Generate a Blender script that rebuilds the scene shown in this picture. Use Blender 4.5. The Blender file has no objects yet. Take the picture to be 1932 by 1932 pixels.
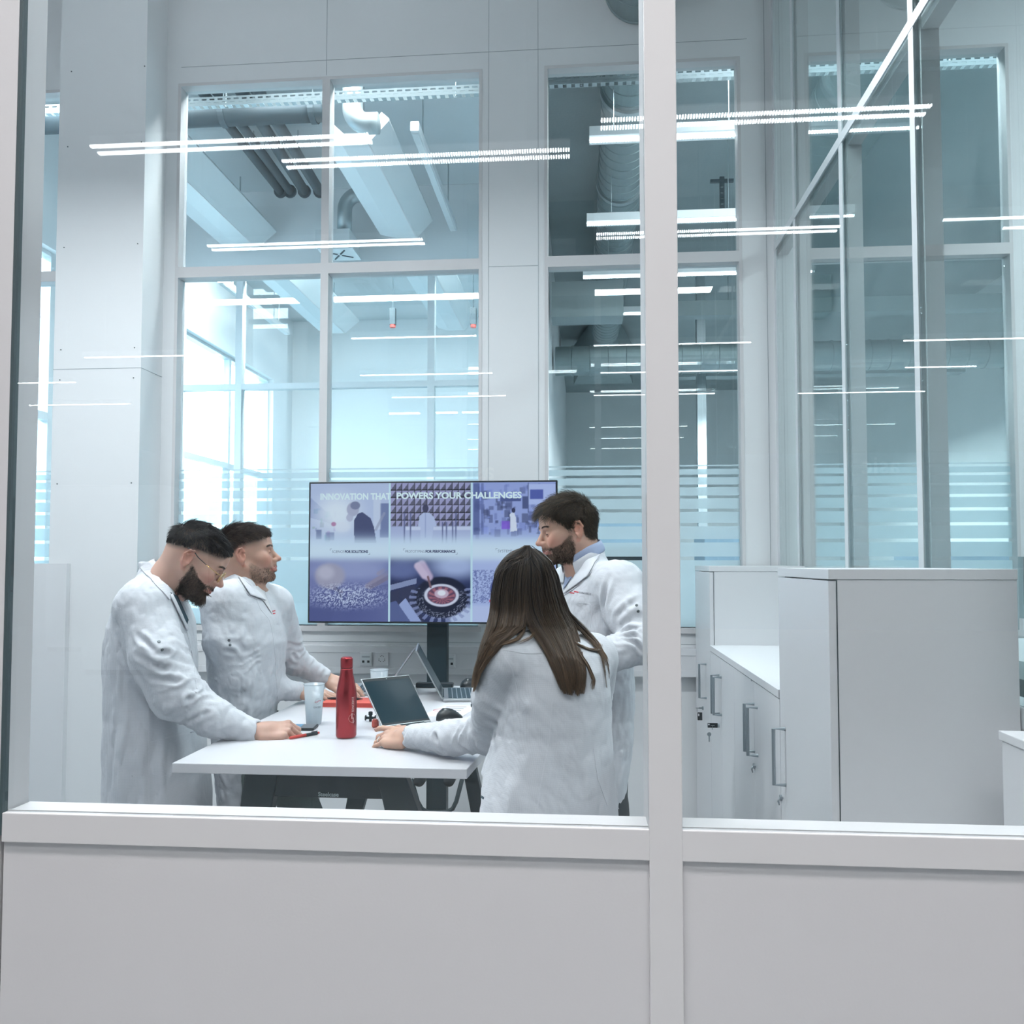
import bpy, math, random
import numpy as np
from mathutils import Vector, Matrix
from mathutils.bvhtree import BVHTree
random.seed(7); RNG=np.random.default_rng(7)
SC=bpy.context.scene; COL=SC.collection
F=1600.0;CZ=1.6
A_=math.atan(134/1600);P_=math.atan(69/1600)
ca,sa,cp,sp=math.cos(A_),math.sin(A_),math.cos(P_),math.sin(P_)
FW=(-sa*cp,ca*cp,sp);RT=(ca,sa,0.0)
UP=(RT[1]*FW[2]-RT[2]*FW[1],RT[2]*FW[0]-RT[0]*FW[2],RT[0]*FW[1]-RT[1]*FW[0])
def ray(u,v):
    a=(u-966)/F;b=-(v-993)/F
    return tuple(FW[i]+RT[i]*a+UP[i]*b for i in range(3))
def P(u,v,y):
    d=ray(u,v);t=y/d[1];return (d[0]*t,y,CZ+d[2]*t)
def PZ(u,v,z):
    d=ray(u,v);t=(z-CZ)/d[2];return (d[0]*t,d[1]*t,z)
def PX(u,v,x):
    d=ray(u,v);t=x/d[0];return (x,d[1]*t,CZ+d[2]*t)
def UV(p):
    q=(p[0],p[1],p[2]-CZ);f=sum(q[i]*FW[i] for i in range(3))
    return (966+F*sum(q[i]*RT[i] for i in range(3))/f,993-F*sum(q[i]*UP[i] for i in range(3))/f)
def V(p): return np.array(p,dtype=float)
# ---------------------------------------------------------------- objects
WL={}
def link(o): COL.objects.link(o); return o
def tag(o,label=None,cat=None,group=None,kind=None):
    if label: o['label']=label
    if cat: o['category']=cat
    if group: o['group']=group
    if kind: o['kind']=kind
    return o
def thing(name,loc,label,cat,group=None):
    o=bpy.data.objects.new(name,None); link(o); o.location=loc; o.empty_display_size=.05
    WL[o.name]=V(loc); tag(o,label,cat,group); return o
def mesh_obj(name,verts,faces,mat,parent=None,smooth=False,bevel=0,base=True,col=None):
    verts=np.asarray(verts,dtype=np.float64).reshape(-1,3)
    if parent is not None: off=WL[parent.name]
    else:
        lo=verts.min(0); hi=verts.max(0); off=V(((lo[0]+hi[0])/2,(lo[1]+hi[1])/2,lo[2]))
    me=bpy.data.meshes.new(name)
    if isinstance(faces,np.ndarray):
        n=len(faces); k=faces.shape[1]
        me.vertices.add(len(verts)); me.vertices.foreach_set('co',(verts-off).astype(np.float32).ravel())
        me.loops.add(n*k); me.loops.foreach_set('vertex_index',faces.astype(np.int32).ravel())
        me.polygons.add(n); me.polygons.foreach_set('loop_start',np.arange(0,n*k,k,dtype=np.int32))
        me.polygons.foreach_set('loop_total',np.full(n,k,dtype=np.int32))
        me.update(calc_edges=True); me.validate()
    else:
        me.from_pydata([tuple(v) for v in (verts-off)],[],faces); me.update()
    if smooth: me.polygons.foreach_set('use_smooth',np.ones(len(me.polygons),dtype=bool))
    if col is not None:
        a=me.color_attributes.new('Col','FLOAT_COLOR','POINT')
        c=np.ones((len(verts),4),dtype=np.float32); c[:,:3]=col; a.data.foreach_set('color',c.ravel())
    if isinstance(mat,(list,tuple)):
        for m in mat: me.materials.append(m)
    else: me.materials.append(mat)
    o=bpy.data.objects.new(name,me); link(o)
    if parent is not None: o.parent=parent; WL[o.name]=off
    else: o.location=off; WL[o.name]=off
    if bevel:
        b=o.modifiers.new('b','BEVEL'); b.width=bevel; b.segments=2; b.limit_method='ANGLE'
    return o
class MB:
    def __init__(s): s.v=[]; s.f=[]
    def add(s,vs,fs):
        n=len(s.v); s.v+= [tuple(v) for v in vs]; s.f+=[tuple(i+n for i in f) for f in fs]; return s
    def box(s,x0,x1,y0,y1,z0,z1):
        return s.hexa([(x0,y0,z0),(x1,y0,z0),(x1,y1,z0),(x0,y1,z0),(x0,y0,z1),(x1,y0,z1),(x1,y1,z1),(x0,y1,z1)])
    def hexa(s,c): return s.add(c,[(3,2,1,0),(4,5,6,7),(0,1,5,4),(1,2,6,5),(2,3,7,6),(3,0,4,7)])
    def obox(s,c,ax,ay,az):
        c,ax,ay,az=map(V,(c,ax,ay,az))
        return s.hexa([c-ax-ay-az,c+ax-ay-az,c+ax+ay-az,c-ax+ay-az,c-ax-ay+az,c+ax-ay+az,c+ax+ay+az,c-ax+ay+az])
    def slab(s,q,n,t):   # 4 corners + thickness along n
        n=V(n)/np.linalg.norm(n)*t; q=[V(p) for p in q]; return s.hexa(q+[p+n for p in q])
    def tube(s,pts,r,n=10,caps=True):
        pts=[V(p) for p in pts]; m=len(pts); rr=r if hasattr(r,'__len__') else [r]*m
        t0=pts[1]-pts[0]; t0/=np.linalg.norm(t0)
        ref=V((0,0,1)) if abs(t0[2])<.9 else V((1,0,0)); u=np.cross(t0,ref); u/=np.linalg.norm(u)
        vs=[]
        for i in range(m):
            a=pts[max(i-1,0)]; b=pts[min(i+1,m-1)]; t=b-a; t/=np.linalg.norm(t)+1e-12
            u=u-t*np.dot(u,t); u/=np.linalg.norm(u); w=np.cross(t,u)
            for j in range(n):
                q=2*math.pi*j/n; vs.append(pts[i]+rr[i]*(u*math.cos(q)+w*math.sin(q)))
        fs=[(i*n+j,i*n+(j+1)%n,(i+1)*n+(j+1)%n,(i+1)*n+j) for i in range(m-1) for j in range(n)]
        if caps: fs+= [tuple(range(n-1,-1,-1)),tuple((m-1)*n+j for j in range(n))]
        return s.add(vs,fs)
    def lathe(s,prof,c,n=32,cap0=True,cap1=True):
        vs=[];m=len(prof)
        for r,z in prof:
            for j in range(n):
                q=2*math.pi*j/n; vs.append((c[0]+r*math.cos(q),c[1]+r*math.sin(q),c[2]+z))
        fs=[(i*n+j,i*n+(j+1)%n,(i+1)*n+(j+1)%n,(i+1)*n+j) for i in range(m-1) for j in range(n)]
        if cap0: fs.append(tuple(range(n-1,-1,-1)))
        if cap1: fs.append(tuple((m-1)*n+j for j in range(n)))
        return s.add(vs,fs)
    def ext(s,poly,d):   # planar polygon extruded along d
        d=V(d); n=len(poly); a=[V(p) for p in poly]; 
        return s.add(a+[p+d for p in a],[tuple(range(n-1,-1,-1)),tuple(range(n,2*n))]+[(i,(i+1)%n,n+(i+1)%n,n+i) for i in range(n)])
    def build(s,name,mat,parent=None,smooth=False,bevel=0):
        return mesh_obj(name,s.v,s.f,mat,parent,smooth,bevel)
def struct(name,mb,mat,parent=None,bevel=0,smooth=False):
    o=mb.build(name,mat,parent,smooth,bevel)
    if parent is None: o['kind']='structure'
    return o
def copy_tree(o,parent=None,d=(0,0,0)):
    kids=list(o.children); c=o.copy(); COL.objects.link(c)
    if parent is not None: c.parent=parent; c.matrix_parent_inverse=o.matrix_parent_inverse.copy()
    else: c.location=o.location+Vector(d)
    WL[c.name]=WL[o.name]+V(d)
    for k in kids: copy_tree(k,c,d)
    return c
def text_mesh(body,size,bold=0,extr=.0004,align='LEFT'):
    cu=bpy.data.curves.new('t','FONT'); cu.body=body; cu.size=size; cu.offset=bold; cu.extrude=extr; cu.align_x=align
    cu.resolution_u=3
    o=bpy.data.objects.new('t',cu); COL.objects.link(o)
    dg=bpy.context.evaluated_depsgraph_get(); dg.update()
    me=bpy.data.meshes.new_from_object(o.evaluated_get(dg))
    v=np.array([tuple(x.co) for x in me.vertices]); f=[tuple(p.vertices) for p in me.polygons]
    bpy.data.objects.remove(o); bpy.data.curves.remove(cu); bpy.data.meshes.remove(me)
    return v,f
def text(name,body,size,o,ax,ay,mat,parent,bold=0,width=None,extr=.0004):
    v,f=text_mesh(body,size,bold,extr)
    if width: v[:,0]*=width/(v[:,0].max()-v[:,0].min())
    ax=V(ax)/np.linalg.norm(ax); ay=V(ay)/np.linalg.norm(ay); az=np.cross(ax,ay)
    w=V(o)+v[:,:1]*ax+v[:,1:2]*ay+v[:,2:3]*az
    return mesh_obj(name,w,f,mat,parent)
# ---------------------------------------------------------------- materials
def srgb(r,g,b):
    f=lambda c:(c/255/12.92) if c<=10.3 else ((c/255+.055)/1.055)**2.4
    return (f(r),f(g),f(b))
def nodes(name):
    m=bpy.data.materials.new(name); m.use_nodes=True; nt=m.node_tree
    for n in list(nt.nodes): nt.nodes.remove(n)
    out=nt.nodes.new('ShaderNodeOutputMaterial'); return m,nt,out
def N(nt,t,**k):
    n=nt.nodes.new('ShaderNode'+t)
    for a,b in k.items():
        if a in n.inputs: n.inputs[a].default_value=b
        else: setattr(n,a,b)
    return n
def pbr(name,col,rough=.5,metal=0,var=.04,scale=8,bump=0,bscale=60,sheen=0,vcol=False,spec=.5,trans=0,emit=None,estr=0,sss=0,stretch=None):
    m,nt,out=nodes(name); L=nt.links.new
    b=N(nt,'BsdfPrincipled'); b.inputs['Roughness'].default_value=rough; b.inputs['Metallic'].default_value=metal
    b.inputs['Specular IOR Level'].default_value=spec
    if trans: b.inputs['Transmission Weight'].default_value=trans
    if sheen: b.inputs['Sheen Weight'].default_value=sheen
    if sss:
        b.inputs['Subsurface Weight'].default_value=sss; b.inputs['Subsurface Radius'].default_value=(.012,.004,.002); b.inputs['Subsurface Scale'].default_value=1
    tc=N(nt,'TexCoord'); no=N(nt,'TexNoise'); no.inputs['Scale'].default_value=scale; no.inputs['Detail'].default_value=3
    src=tc.outputs['Object']
    if stretch:
        mp=N(nt,'Mapping'); mp.inputs['Scale'].default_value=stretch; L(src,mp.inputs['Vector']); src=mp.outputs[0]
    L(src,no.inputs['Vector'])
    mr=N(nt,'MapRange'); mr.inputs['To Min'].default_value=1-var; mr.inputs['To Max'].default_value=1+var
    L(no.outputs['Fac'],mr.inputs['Value'])
    vm=N(nt,'VectorMath',operation='SCALE'); L(mr.outputs[0],vm.inputs['Scale'])
    if vcol:
        at=N(nt,'Attribute'); at.attribute_name='Col'; L(at.outputs['Color'],vm.inputs[0])
    else: vm.inputs[0].default_value=col
    L(vm.outputs[0],b.inputs['Base Color'])
    if bump:
        n2=N(nt,'TexNoise'); n2.inputs['Scale'].default_value=bscale; n2.inputs['Detail'].default_value=4; L(src,n2.inputs['Vector'])
        bp=N(nt,'Bump'); bp.inputs['Strength'].default_value=bump; bp.inputs['Distance'].default_value=.01
        L(n2.outputs['Fac'],bp.inputs['Height']); L(bp.outputs[0],b.inputs['Normal'])
    if emit: b.inputs['Emission Color'].default_value=(*emit,1); b.inputs['Emission Strength'].default_value=estr
    L(b.outputs[0],out.inputs[0]); return m
def glass(name,tint,refl=.04,haze=0,hcol=(.8,.9,.95)):
    m,nt,out=nodes(name); L=nt.links.new
    g=N(nt,'NewGeometry'); d=N(nt,'VectorMath',operation='DOT_PRODUCT'); L(g.outputs['Incoming'],d.inputs[0]); L(g.outputs['Normal'],d.inputs[1])
    a=N(nt,'Math',operation='ABSOLUTE'); L(d.outputs['Value'],a.inputs[0])
    s=N(nt,'Math',operation='SUBTRACT'); s.inputs[0].default_value=1; L(a.outputs[0],s.inputs[1])
    p=N(nt,'Math',operation='POWER'); L(s.outputs[0],p.inputs[0]); p.inputs[1].default_value=5
    mr=N(nt,'MapRange'); mr.inputs['To Min'].default_value=refl; mr.inputs['To Max'].default_value=.9; L(p.outputs[0],mr.inputs['Value'])
    t=N(nt,'BsdfTransparent'); t.inputs[0].default_value=(*tint,1)
    last=t.outputs[0]
    if haze:
        df=N(nt,'BsdfDiffuse'); df.inputs[0].default_value=(*hcol,1); tl=N(nt,'BsdfTranslucent'); tl.inputs[0].default_value=(*hcol,1)
        mm=N(nt,'MixShader'); mm.inputs[0].default_value=.6; L(df.outputs[0],mm.inputs[1]); L(tl.outputs[0],mm.inputs[2])
        tc=N(nt,'TexCoord'); no=N(nt,'TexNoise'); no.inputs['Scale'].default_value=5; L(tc.outputs['Object'],no.inputs['Vector'])
        m3=N(nt,'MapRange'); m3.inputs['To Min'].default_value=haze-.05; m3.inputs['To Max'].default_value=haze+.05; L(no.outputs['Fac'],m3.inputs['Value'])
        m2=N(nt,'MixShader'); L(m3.outputs[0],m2.inputs[0]); L(last,m2.inputs[1]); L(mm.outputs[0],m2.inputs[2]); last=m2.outputs[0]
    gl=N(nt,'BsdfGlossy'); gl.inputs['Roughness'].default_value=0.0 if not haze else .1; gl.inputs['Color'].default_value=(1,1,1,1)
    mx=N(nt,'MixShader'); L(mr.outputs[0],mx.inputs[0]); L(last,mx.inputs[1]); L(gl.outputs[0],mx.inputs[2])
    L(mx.outputs[0],out.inputs[0]); return m
def emis(name,col,s,var=.03):
    m,nt,out=nodes(name); L=nt.links.new
    e=N(nt,'Emission'); e.inputs['Strength'].default_value=s
    tc=N(nt,'TexCoord'); no=N(nt,'TexNoise'); no.inputs['Scale'].default_value=3; L(tc.outputs['Object'],no.inputs['Vector'])
    mr=N(nt,'MapRange'); mr.inputs['To Min'].default_value=1-var; mr.inputs['To Max'].default_value=1+var; L(no.outputs['Fac'],mr.inputs['Value'])
    vm=N(nt,'VectorMath',operation='SCALE'); vm.inputs[0].default_value=col; L(mr.outputs[0],vm.inputs['Scale']); L(vm.outputs[0],e.inputs[0])
    L(e.outputs[0],out.inputs[0]); return m
M={}
M['frame']=pbr('painted_frame',(.70,.69,.70),.45,var=.015)
M['panel']=pbr('grey_white_panel',(.66,.65,.665),.55,var=.02,scale=3,bump=.02,bscale=200)
M['panelw']=pbr('white_wall_panel',(.85,.865,.88),.5,var=.015,scale=2)
M['white']=pbr('white_laminate',(.78,.79,.81),.35,var=.015)
M['gasket']=pbr('dark_gasket',(.06,.09,.1),.6)
M['seam']=pbr('panel_joint',(.42,.46,.49),.6)
M['floor']=pbr('grey_vinyl_floor',(.42,.45,.47),.35,var=.05,scale=5)
M['hallw']=pbr('pale_grey_hall_paint',(.72,.77,.78),.8,var=.08,scale=2)
M['ceil']=pbr('painted_ceiling',(.66,.70,.72),.8,var=.04,scale=4,bump=.1,bscale=40)
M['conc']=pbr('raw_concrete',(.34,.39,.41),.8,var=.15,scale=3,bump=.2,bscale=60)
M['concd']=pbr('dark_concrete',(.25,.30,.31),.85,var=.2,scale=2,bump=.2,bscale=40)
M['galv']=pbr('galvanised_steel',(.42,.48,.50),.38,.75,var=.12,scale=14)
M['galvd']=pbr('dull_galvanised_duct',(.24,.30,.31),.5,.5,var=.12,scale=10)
M['pipe']=pbr('dark_insulated_pipe',(.035,.055,.068),.6,var=.1)
M['metalw']=pbr('white_coated_metal',(.74,.78,.80),.4,var=.02)
M['black']=pbr('black_plastic',(.013,.018,.022),.35,var=.1)
M['steel']=pbr('black_powder_coat',(.012,.028,.036),.5,var=.1,bump=.03,bscale=300)
M['alu']=pbr('silver_aluminium',(.62,.64,.66),.32,.85,var=.03)
M['handle']=pbr('brushed_steel',(.36,.41,.44),.35,.8,var=.06,scale=60)
M['glassF']=glass('front_glass',(.975,.99,.995),.042)
M['glassB']=glass('rear_glass',(.925,.972,.98),.035)
M['glassR']=glass('side_glass',(.88,.94,.94),.05)
M['film']=glass('frosted_film',(.88,.96,.98),.02,haze=.62,hcol=(.84,.92,.95))
M['led']=emis('led_diffuser',(.93,.98,1.0),30)
M['tube']=emis('lamp_tube',(.92,.98,1.0),1.6)
M['sky']=emis('sky_glow',(.95,.99,1.0),2.2)
M['red']=pbr('red_plastic',(.55,.06,.045),.45,var=.05)
LP=dict(room=47,up=7,hall=62,bright=400,dark=320,side=165,sun=6,sky=15.0,exp=0.0)
# ================================================================ SETTING
H=5.0
YF=1.5; YB=4.6
struct('floor',MB().box(-14,14,-30,24,-.1,0),M['floor'])
struct('ceiling',MB().box(-3.5,5,1.45,4.6,H,H+.1),M['panelw'])
# front partition the camera looks through
struct('wall_front',MB().box(-1.066,3.2,YF+.004,YF+.1,0,1.09).box(-3.5,-1.072,YF-.004,YF+.012,0,H).box(-3.5,-1.072,YF+.012,YF+.08,0,H),M['panel'])
struct('trim_1',MB().box(-1.066,3.2,YF-.004,YF+.012,1.088,1.141).box(-1.066,3.2,YF+.012,YF+.075,1.0,1.1405),M['frame'],bevel=.0015)
struct('trim_2',MB().box(.1115,.1685,YF-.005,YF+.125,0,H),M['frame'],bevel=.0015)
struct('trim_3',MB().box(-1.072,-1.066,YF-.003,YF+.012,1.1,H),M['gasket'])
for i,(x0,x1) in enumerate(((-1.0655,.1113),(.1687,3.2))):
    w=struct(f'window_{i+1}',MB().box(x0,x1,YF+.0125,YF+.0145,1.1406,1.1425),M['frame'])
    MB().box(x0,x1,YF+.003,YF+.012,1.1412,H).build('glass_pane',M['glassF'],w)
struct('wall_left',MB().box(-3.55,-3.45,1.6,4.6,0,H),M['panelw'])
# rear wall with its windows
T0,T1=3.225,3.285; ZT,ZS=4.36,1.255
wb=MB()
for x0,x1 in ((-3.45,-3.3),(-2.95,-2.315),(-.552,-.205),(.862,1.2),(2.26,5)): wb.box(x0,x1,YB,YB+.08,0,5.12)
for x0,x1 in ((-3.3,-2.95),(-2.315,-.552),(-.205,.862),(1.2,2.26)):
    wb.box(x0,x1,YB,YB+.08,ZT,5.12).box(x0,x1,YB,YB+.08,0,ZS)
struct('wall_back',wb,M['panelw'])
s=MB()
for x in (-1.443,-.515,-.24): s.box(x-.0015,x+.0015,YB-.0015,YB,ZT+.01 if x<-1 else 0,H)
s.box(-.515,-.24,YB-.0015,YB,3.235,3.238); s.box(-2.3,.9,YB-.0015,YB,4.455,4.458); s.box(.99,.993,YB-.0015,YB,0,H)
s.box(-1.445,-1.442,YB-.0015,YB,0,1.0)
s.box(-2.3,.9,YB-.0015,YB,1.165,1.168)
struct('trim_4',s,M['seam'])
gaps=[(890,5.0),(905,5),(923,5),(943,5.5),(967,6),(993,6),(1022,6.5),(1054,7)]
gz=[(P(300,v,YB)[2],h*.00286) for v,h in gaps]
def rear_window(n,x0,x1,mull):
    f=MB(); d0,d1=YB-.004,YB+.084; w=.018
    f.box(x0,x0+w,d0,d1,ZS,ZT).box(x1-w,x1,d0,d1,ZS,ZT).box(x0+w,x1-w,d0,d1,ZT-w,ZT).box(x0,x1,d0-.012,d1,ZS-.03,ZS+.0)
    ed=[x0+w]+[q for m in mull for q in (m-.022,m+.022)]+[x1-w]
    for i in range(0,len(ed),2): f.box(ed[i],ed[i+1],d0,d1,T0,T1)
    for m in mull: f.box(m-.022,m+.022,d0,d1,ZS,ZT-w)
    o=struct(f'window_{n}',f,M['frame'])
    xs=[x0]+mull+[x1]
    for a,b in zip(xs[:-1],xs[1:]):
        for z0,z1 in ((ZS,T0),(T1,ZT)): MB().box(a+.02,b-.02,YB+.05,YB+.058,z0,z1).build('glass_pane',M['glassB'],o)
        k=MB(); top=P(300,885,YB)[2]
        for z,h in gz: k.box(a+.02,b-.02,YB+.0465,YB+.0485,z+h/2,top); top=z-h/2
        k.box(a+.02,b-.02,YB+.0465,YB+.0485,ZS,top); k.build('frosted_film',M['film'],o)
    return o
rear_window(3,-2.315,-.552,[-1.443]); rear_window(4,-.205,.862,[.33] if False else [])
rear_window(5,-3.3,-2.95,[]); rear_window(6,1.2,2.26,[])
# white pillar
p=struct('column',MB().box(-2.882,-2.384,4.37,YB,0,H),M['panelw'])
k=MB().box(-2.884,-2.382,4.3685,4.3702,2.655,2.658).box(-2.3845,-2.3825,4.37,YB,2.655,2.658); k.build('panel_joint',M['seam'],p)
for (u,v) in ((135,135),(273,125),(128,277),(267,268),(121,467),(260,460),(115,660),(254,656),(113,717),(252,713),(108,913),(248,911)):
    q=P(u,v,4.37); MB().tube([(q[0],4.368,q[2]),(q[0],4.3705,q[2])],.0035,8).build('screw',M['gasket'],p)
struct('trim_5',MB().box(-3.45,P(125,1100,4.335)[0],4.335,4.37,0,1.597),M['white'],bevel=.001)
# wall trunking
struct('trim_6',MB().box(-2.38,.59,YB-.055,YB,1.0,1.150).box(-2.38,.59,YB-.058,YB-.055,1.112,1.150).box(-2.38,.59,YB-.058,YB-.055,1.0,1.035),M['white'],bevel=.002)
# right-hand glass partition
XR=1.03
rp=MB()
for y in (4.17,3.425,2.69,1.945): rp.box(XR,XR+.006,y-.02,y+.02,1.26,H)
rp.box(XR-.0012,XR+.0048,1.6,YB-.001,3.272,3.312).box(XR-.002,XR+.08,1.6,YB,1.21,1.26).box(XR,XR+.006,4.56,YB,1.26,H)
o=struct('window_7',rp,M['metalw'])
k=MB()
for y in (4.17,3.425,2.69,1.945): k.box(XR+.02,XR+.075,y-.03,y+.03,1.26,H)
k.box(XR+.022,XR+.073,1.6,YB-.001,3.255,3.33); k.build('inner_frame',M['panel'],o)
ys=[4.56,4.15,4.19,3.405,3.445,2.67,2.71,1.925,1.965]
for a,b in ((4.19,4.56),(3.445,4.15),(2.71,3.405),(1.965,2.67),(1.6,1.925)):
    for z0,z1 in ((1.26,3.272),(3.312,H)): MB().box(XR+.002,XR+.010,a,b,z0,z1).build('glass_pane',M['glassR'],o)
struct('wall_right',MB().box(XR,XR+.08,1.6,YB,0,1.21),M['panelw'])
# room beyond the right partition
struct('wall_right_far',MB().box(4.6,4.7,1.0,4.6,0,H),M['panel'])
struct('ceiling_right',MB().box(1.11,5,1.55,4.6,H-.05,H-.01),M['conc'])
# ------------------------------------------------ rooms behind the rear wall
struct('wall_divider',MB().box(-.42,-.33,YB+.08,17.1,0,5.12),M['ceil'])
struct('ceiling_beyond_left',MB().box(-4.1,-.42,YB+.08,13,4.9,5.05),M['ceil'])
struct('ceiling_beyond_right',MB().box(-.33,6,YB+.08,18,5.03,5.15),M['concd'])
struct('wall_beyond_end',MB().box(-4.2,-.42,11.2,11.3,0,4.95),M['panelw'])
struct('wall_hall_end',MB().box(-.33,6,17,17.1,0,5.12),M['hallw'])
struct('wall_hall_side',MB().box(5.0,5.1,YB,17,0,5.12),M['hallw'])
XW=-3.95
fw=MB(); f0,f1=.9,3.95
for a,b in ((YB+.08,5.1),(7.0,8.1),(10.5,11.2)): fw.box(XW-.2,XW,a,b,0,5)
for a,b in ((5.1,7.0),(8.1,10.5)): fw.box(XW-.2,XW,a,b,0,f0).box(XW-.2,XW,a,b,f1,5)
struct('wall_facade',fw,M['panelw'])
for i,(a,b) in enumerate(((5.1,7.0),(8.1,10.5))):
    f=MB(); 
    for y in (a,(a+b)/2,b): f.box(XW-.122,XW-.058,y-.03,y+.03,f0,f1)
    for z in (f0,2.7,f1): f.box(XW-.12,XW-.06,a,b,z-.03,z+.03)
    o=struct(f'window_{8+i}',f,M['metalw']); MB().box(XW-.1,XW-.09,a,b,f0,f1).build('glass_pane',M['glassB'],o)
# second glazed partition
q=MB(); Y2=7.2
for x in (-3.9,-3.03,-1.31,-.44): q.box(x-.03,x+.03,Y2,Y2+.08,1.2,4.2)
[q.box(a,c,Y2+.002,Y2+.078,3.13,3.18) for a,c in ((-3.87,-3.06),(-3.0,-1.34),(-1.28,-.47))]
o=struct('window_10',q,M['metalw'])
for a,b in ((-3.0,-1.34),(-1.28,-.47),(-3.87,-3.06)): MB().box(a,b,Y2+.04,Y2+.048,1.2,4.18).build('glass_pane',M['glassB'],o)
struct('wall_partition',MB().box(-3.95,-.42,Y2,Y2+.1,4.18,4.9).box(-3.95,-.42,Y2,Y2+.1,0,1.2),M['panelw'])
# outside: neighbouring block
bl=MB().box(-12,-9,3,16,0,9)
o=struct('exterior_block',bl,pbr('grey_blue_cladding',(.22,.32,.40),.6))
k=MB()
for i in range(9):
    for j in range(5): k.box(-9.03,-8.98,3.4+i*1.4,4.3+i*1.4,.6+j*1.7,1.8+j*1.7)
k.build('glazing',pbr('pale_blue_glazing',(.5,.64,.72),.2),o)
# ------------------------------------------------ hall behind the camera (seen mirrored in the front glass)
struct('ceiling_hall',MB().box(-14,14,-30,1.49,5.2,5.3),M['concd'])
struct('wall_hall_rear',MB().box(-14,14,-30.2,-30,0,5.3),M['conc'])
struct('wall_hall_left',MB().box(-14.2,-14,-30,1.5,0,5.3),M['conc'])
struct('wall_hall_right',MB().box(14,14.2,-30,24,0,5.3),M['conc'])
struct('wall_hall_front',MB().box(3.2,14,1.5,1.6,0,5.3).box(-14,-3.5,1.5,1.6,0,5.3),M['panelw'])
# ================================================================ BACKGROUND THINGS
# --- linear LED lamps of the hall behind the camera, mirrored in the glass
def led_lamp(loc,L,label,group,rows=(0,),body=True,z=None):
    x,y,z=loc
    t=thing('pendant_light',(x,y,z),label,'lamp',group)
    MB().box(x-L/2,x+L/2,y-.06,y+.06,z+.012,z+.07).build('housing',M['metalw'],t)
    for r in rows:
        n=int(L/.0165); k=MB()
        for i in range(n):
            a=x-L/2+(i+.5)*L/n
            k.box(a-.0048,a+.0048,y+r-.008,y+r+.008,z+.0,z+.012)
        k.build('led_strip',M['led'],t)
    MB().tube([(x-L*.35,y,z+.07),(x-L*.35,y,5.2 if y<2 else 5.03)],.003,6).build('suspension_wire',M['galv'],t)
    MB().tube([(x+L*.35,y,z+.07),(x+L*.35,y,5.2 if y<2 else 5.03)],.003,6).build('suspension_wire',M['galv'],t)
    return t
def mir(u,v,z):
    p=PZ(u,v,z); return (p[0],2*(YF+.006)-p[1],z)
ZL=4.25
LEDS=[(165,705,274,1),(528,1076,301,1),(1133,1742,223,1),(388,803,463,1),(1125,1577,440,1),
(153,420,673,0),(660,900,637,0),(1120,1415,650,0),(1710,2050,640,0),(677,930,707,0),(1133,1390,702,0),(1710,1840,693,0),
(738,955,749,0),(1120,1347,745,0),(1508,1742,741,0),(20,145,723,0),(50,250,764,0),(1785,2100,411,0),(1900,2250,426,0)]
POS=['first row, far left','first row, middle','first row, right of the white mullion','second row, left','second row, right of the white mullion',
'far row low on the pillar','faint far row above the long one','far row over the dark rear window','far row at the right edge','third far row, left','third far row, right','third far row over the side glass',
'fourth far row above the screen','fourth far row right of the mullion','fourth far row over the side glass','short row on the far left jamb','lowest row on the pillar','row high on the side glass','row cut by the right edge']
for (u0,u1,v,d),lb in zip(LEDS,POS):
    a=mir(u0,v,ZL); b=mir(u1,v,ZL); y=(a[1]+b[1])/2
    if y<-29: y=-29
    led_lamp(((a[0]+b[0])/2,y,ZL),abs(b[0]-a[0]),'long LED lamp mirrored in the front glass, '+lb,'hall lamps mirrored in the front glass',rows=(-.046,.046) if d else (0,))
# --- lamps of the dark hall behind window 4
for (u0,u1,v,lb) in ((1112,1420,262,'topmost of those behind the dark rear window'),(1107,1420,420,'second from the top behind the dark rear window'),(1100,1420,521,'just under the rear transom in the dark hall'),(1106,1420,592,'lowest with a body in the dark hall')):
    a=PZ(u0,v,4.2); b=PZ(u1,v,4.2)
    led_lamp(((a[0]+b[0])/2,(a[1]+b[1])/2,4.2),abs(b[0]-a[0]),'white batten in the dark hall, '+lb,'battens in the dark hall')
# blue wall band with sign letters in the hall behind
bw=MB().box(1.6,13.5,-18.1,-18,0,4.25); o=bw.build('partition_screen',pbr('blue_screen_wall',(.16,.30,.46),.6)); tag(o,'long blue screen wall mirrored low in the side glass','screen wall')
v_=mir(1800,880,4.25)
text('lettering','asic',.62,(7.6,-17.99,3.75),(-1,0,0),(0,0,1),pbr('white_letters',(.85,.9,.92),.5),o,bold=.004,extr=.02)
bw=MB().box(-4.6,-1.0,-18.1,-18,0,4.2); o=bw.build('partition_screen',pbr('pale_blue_screen_wall',(.22,.36,.5),.6)); tag(o,'short blue screen wall mirrored above the display','screen wall')
text('lettering','asic',.62,(-2.2,-17.99,3.7),(-1,0,0),(0,0,1),pbr('white_letters',(.85,.9,.92),.5),o,bold=.004,extr=.02)
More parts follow.
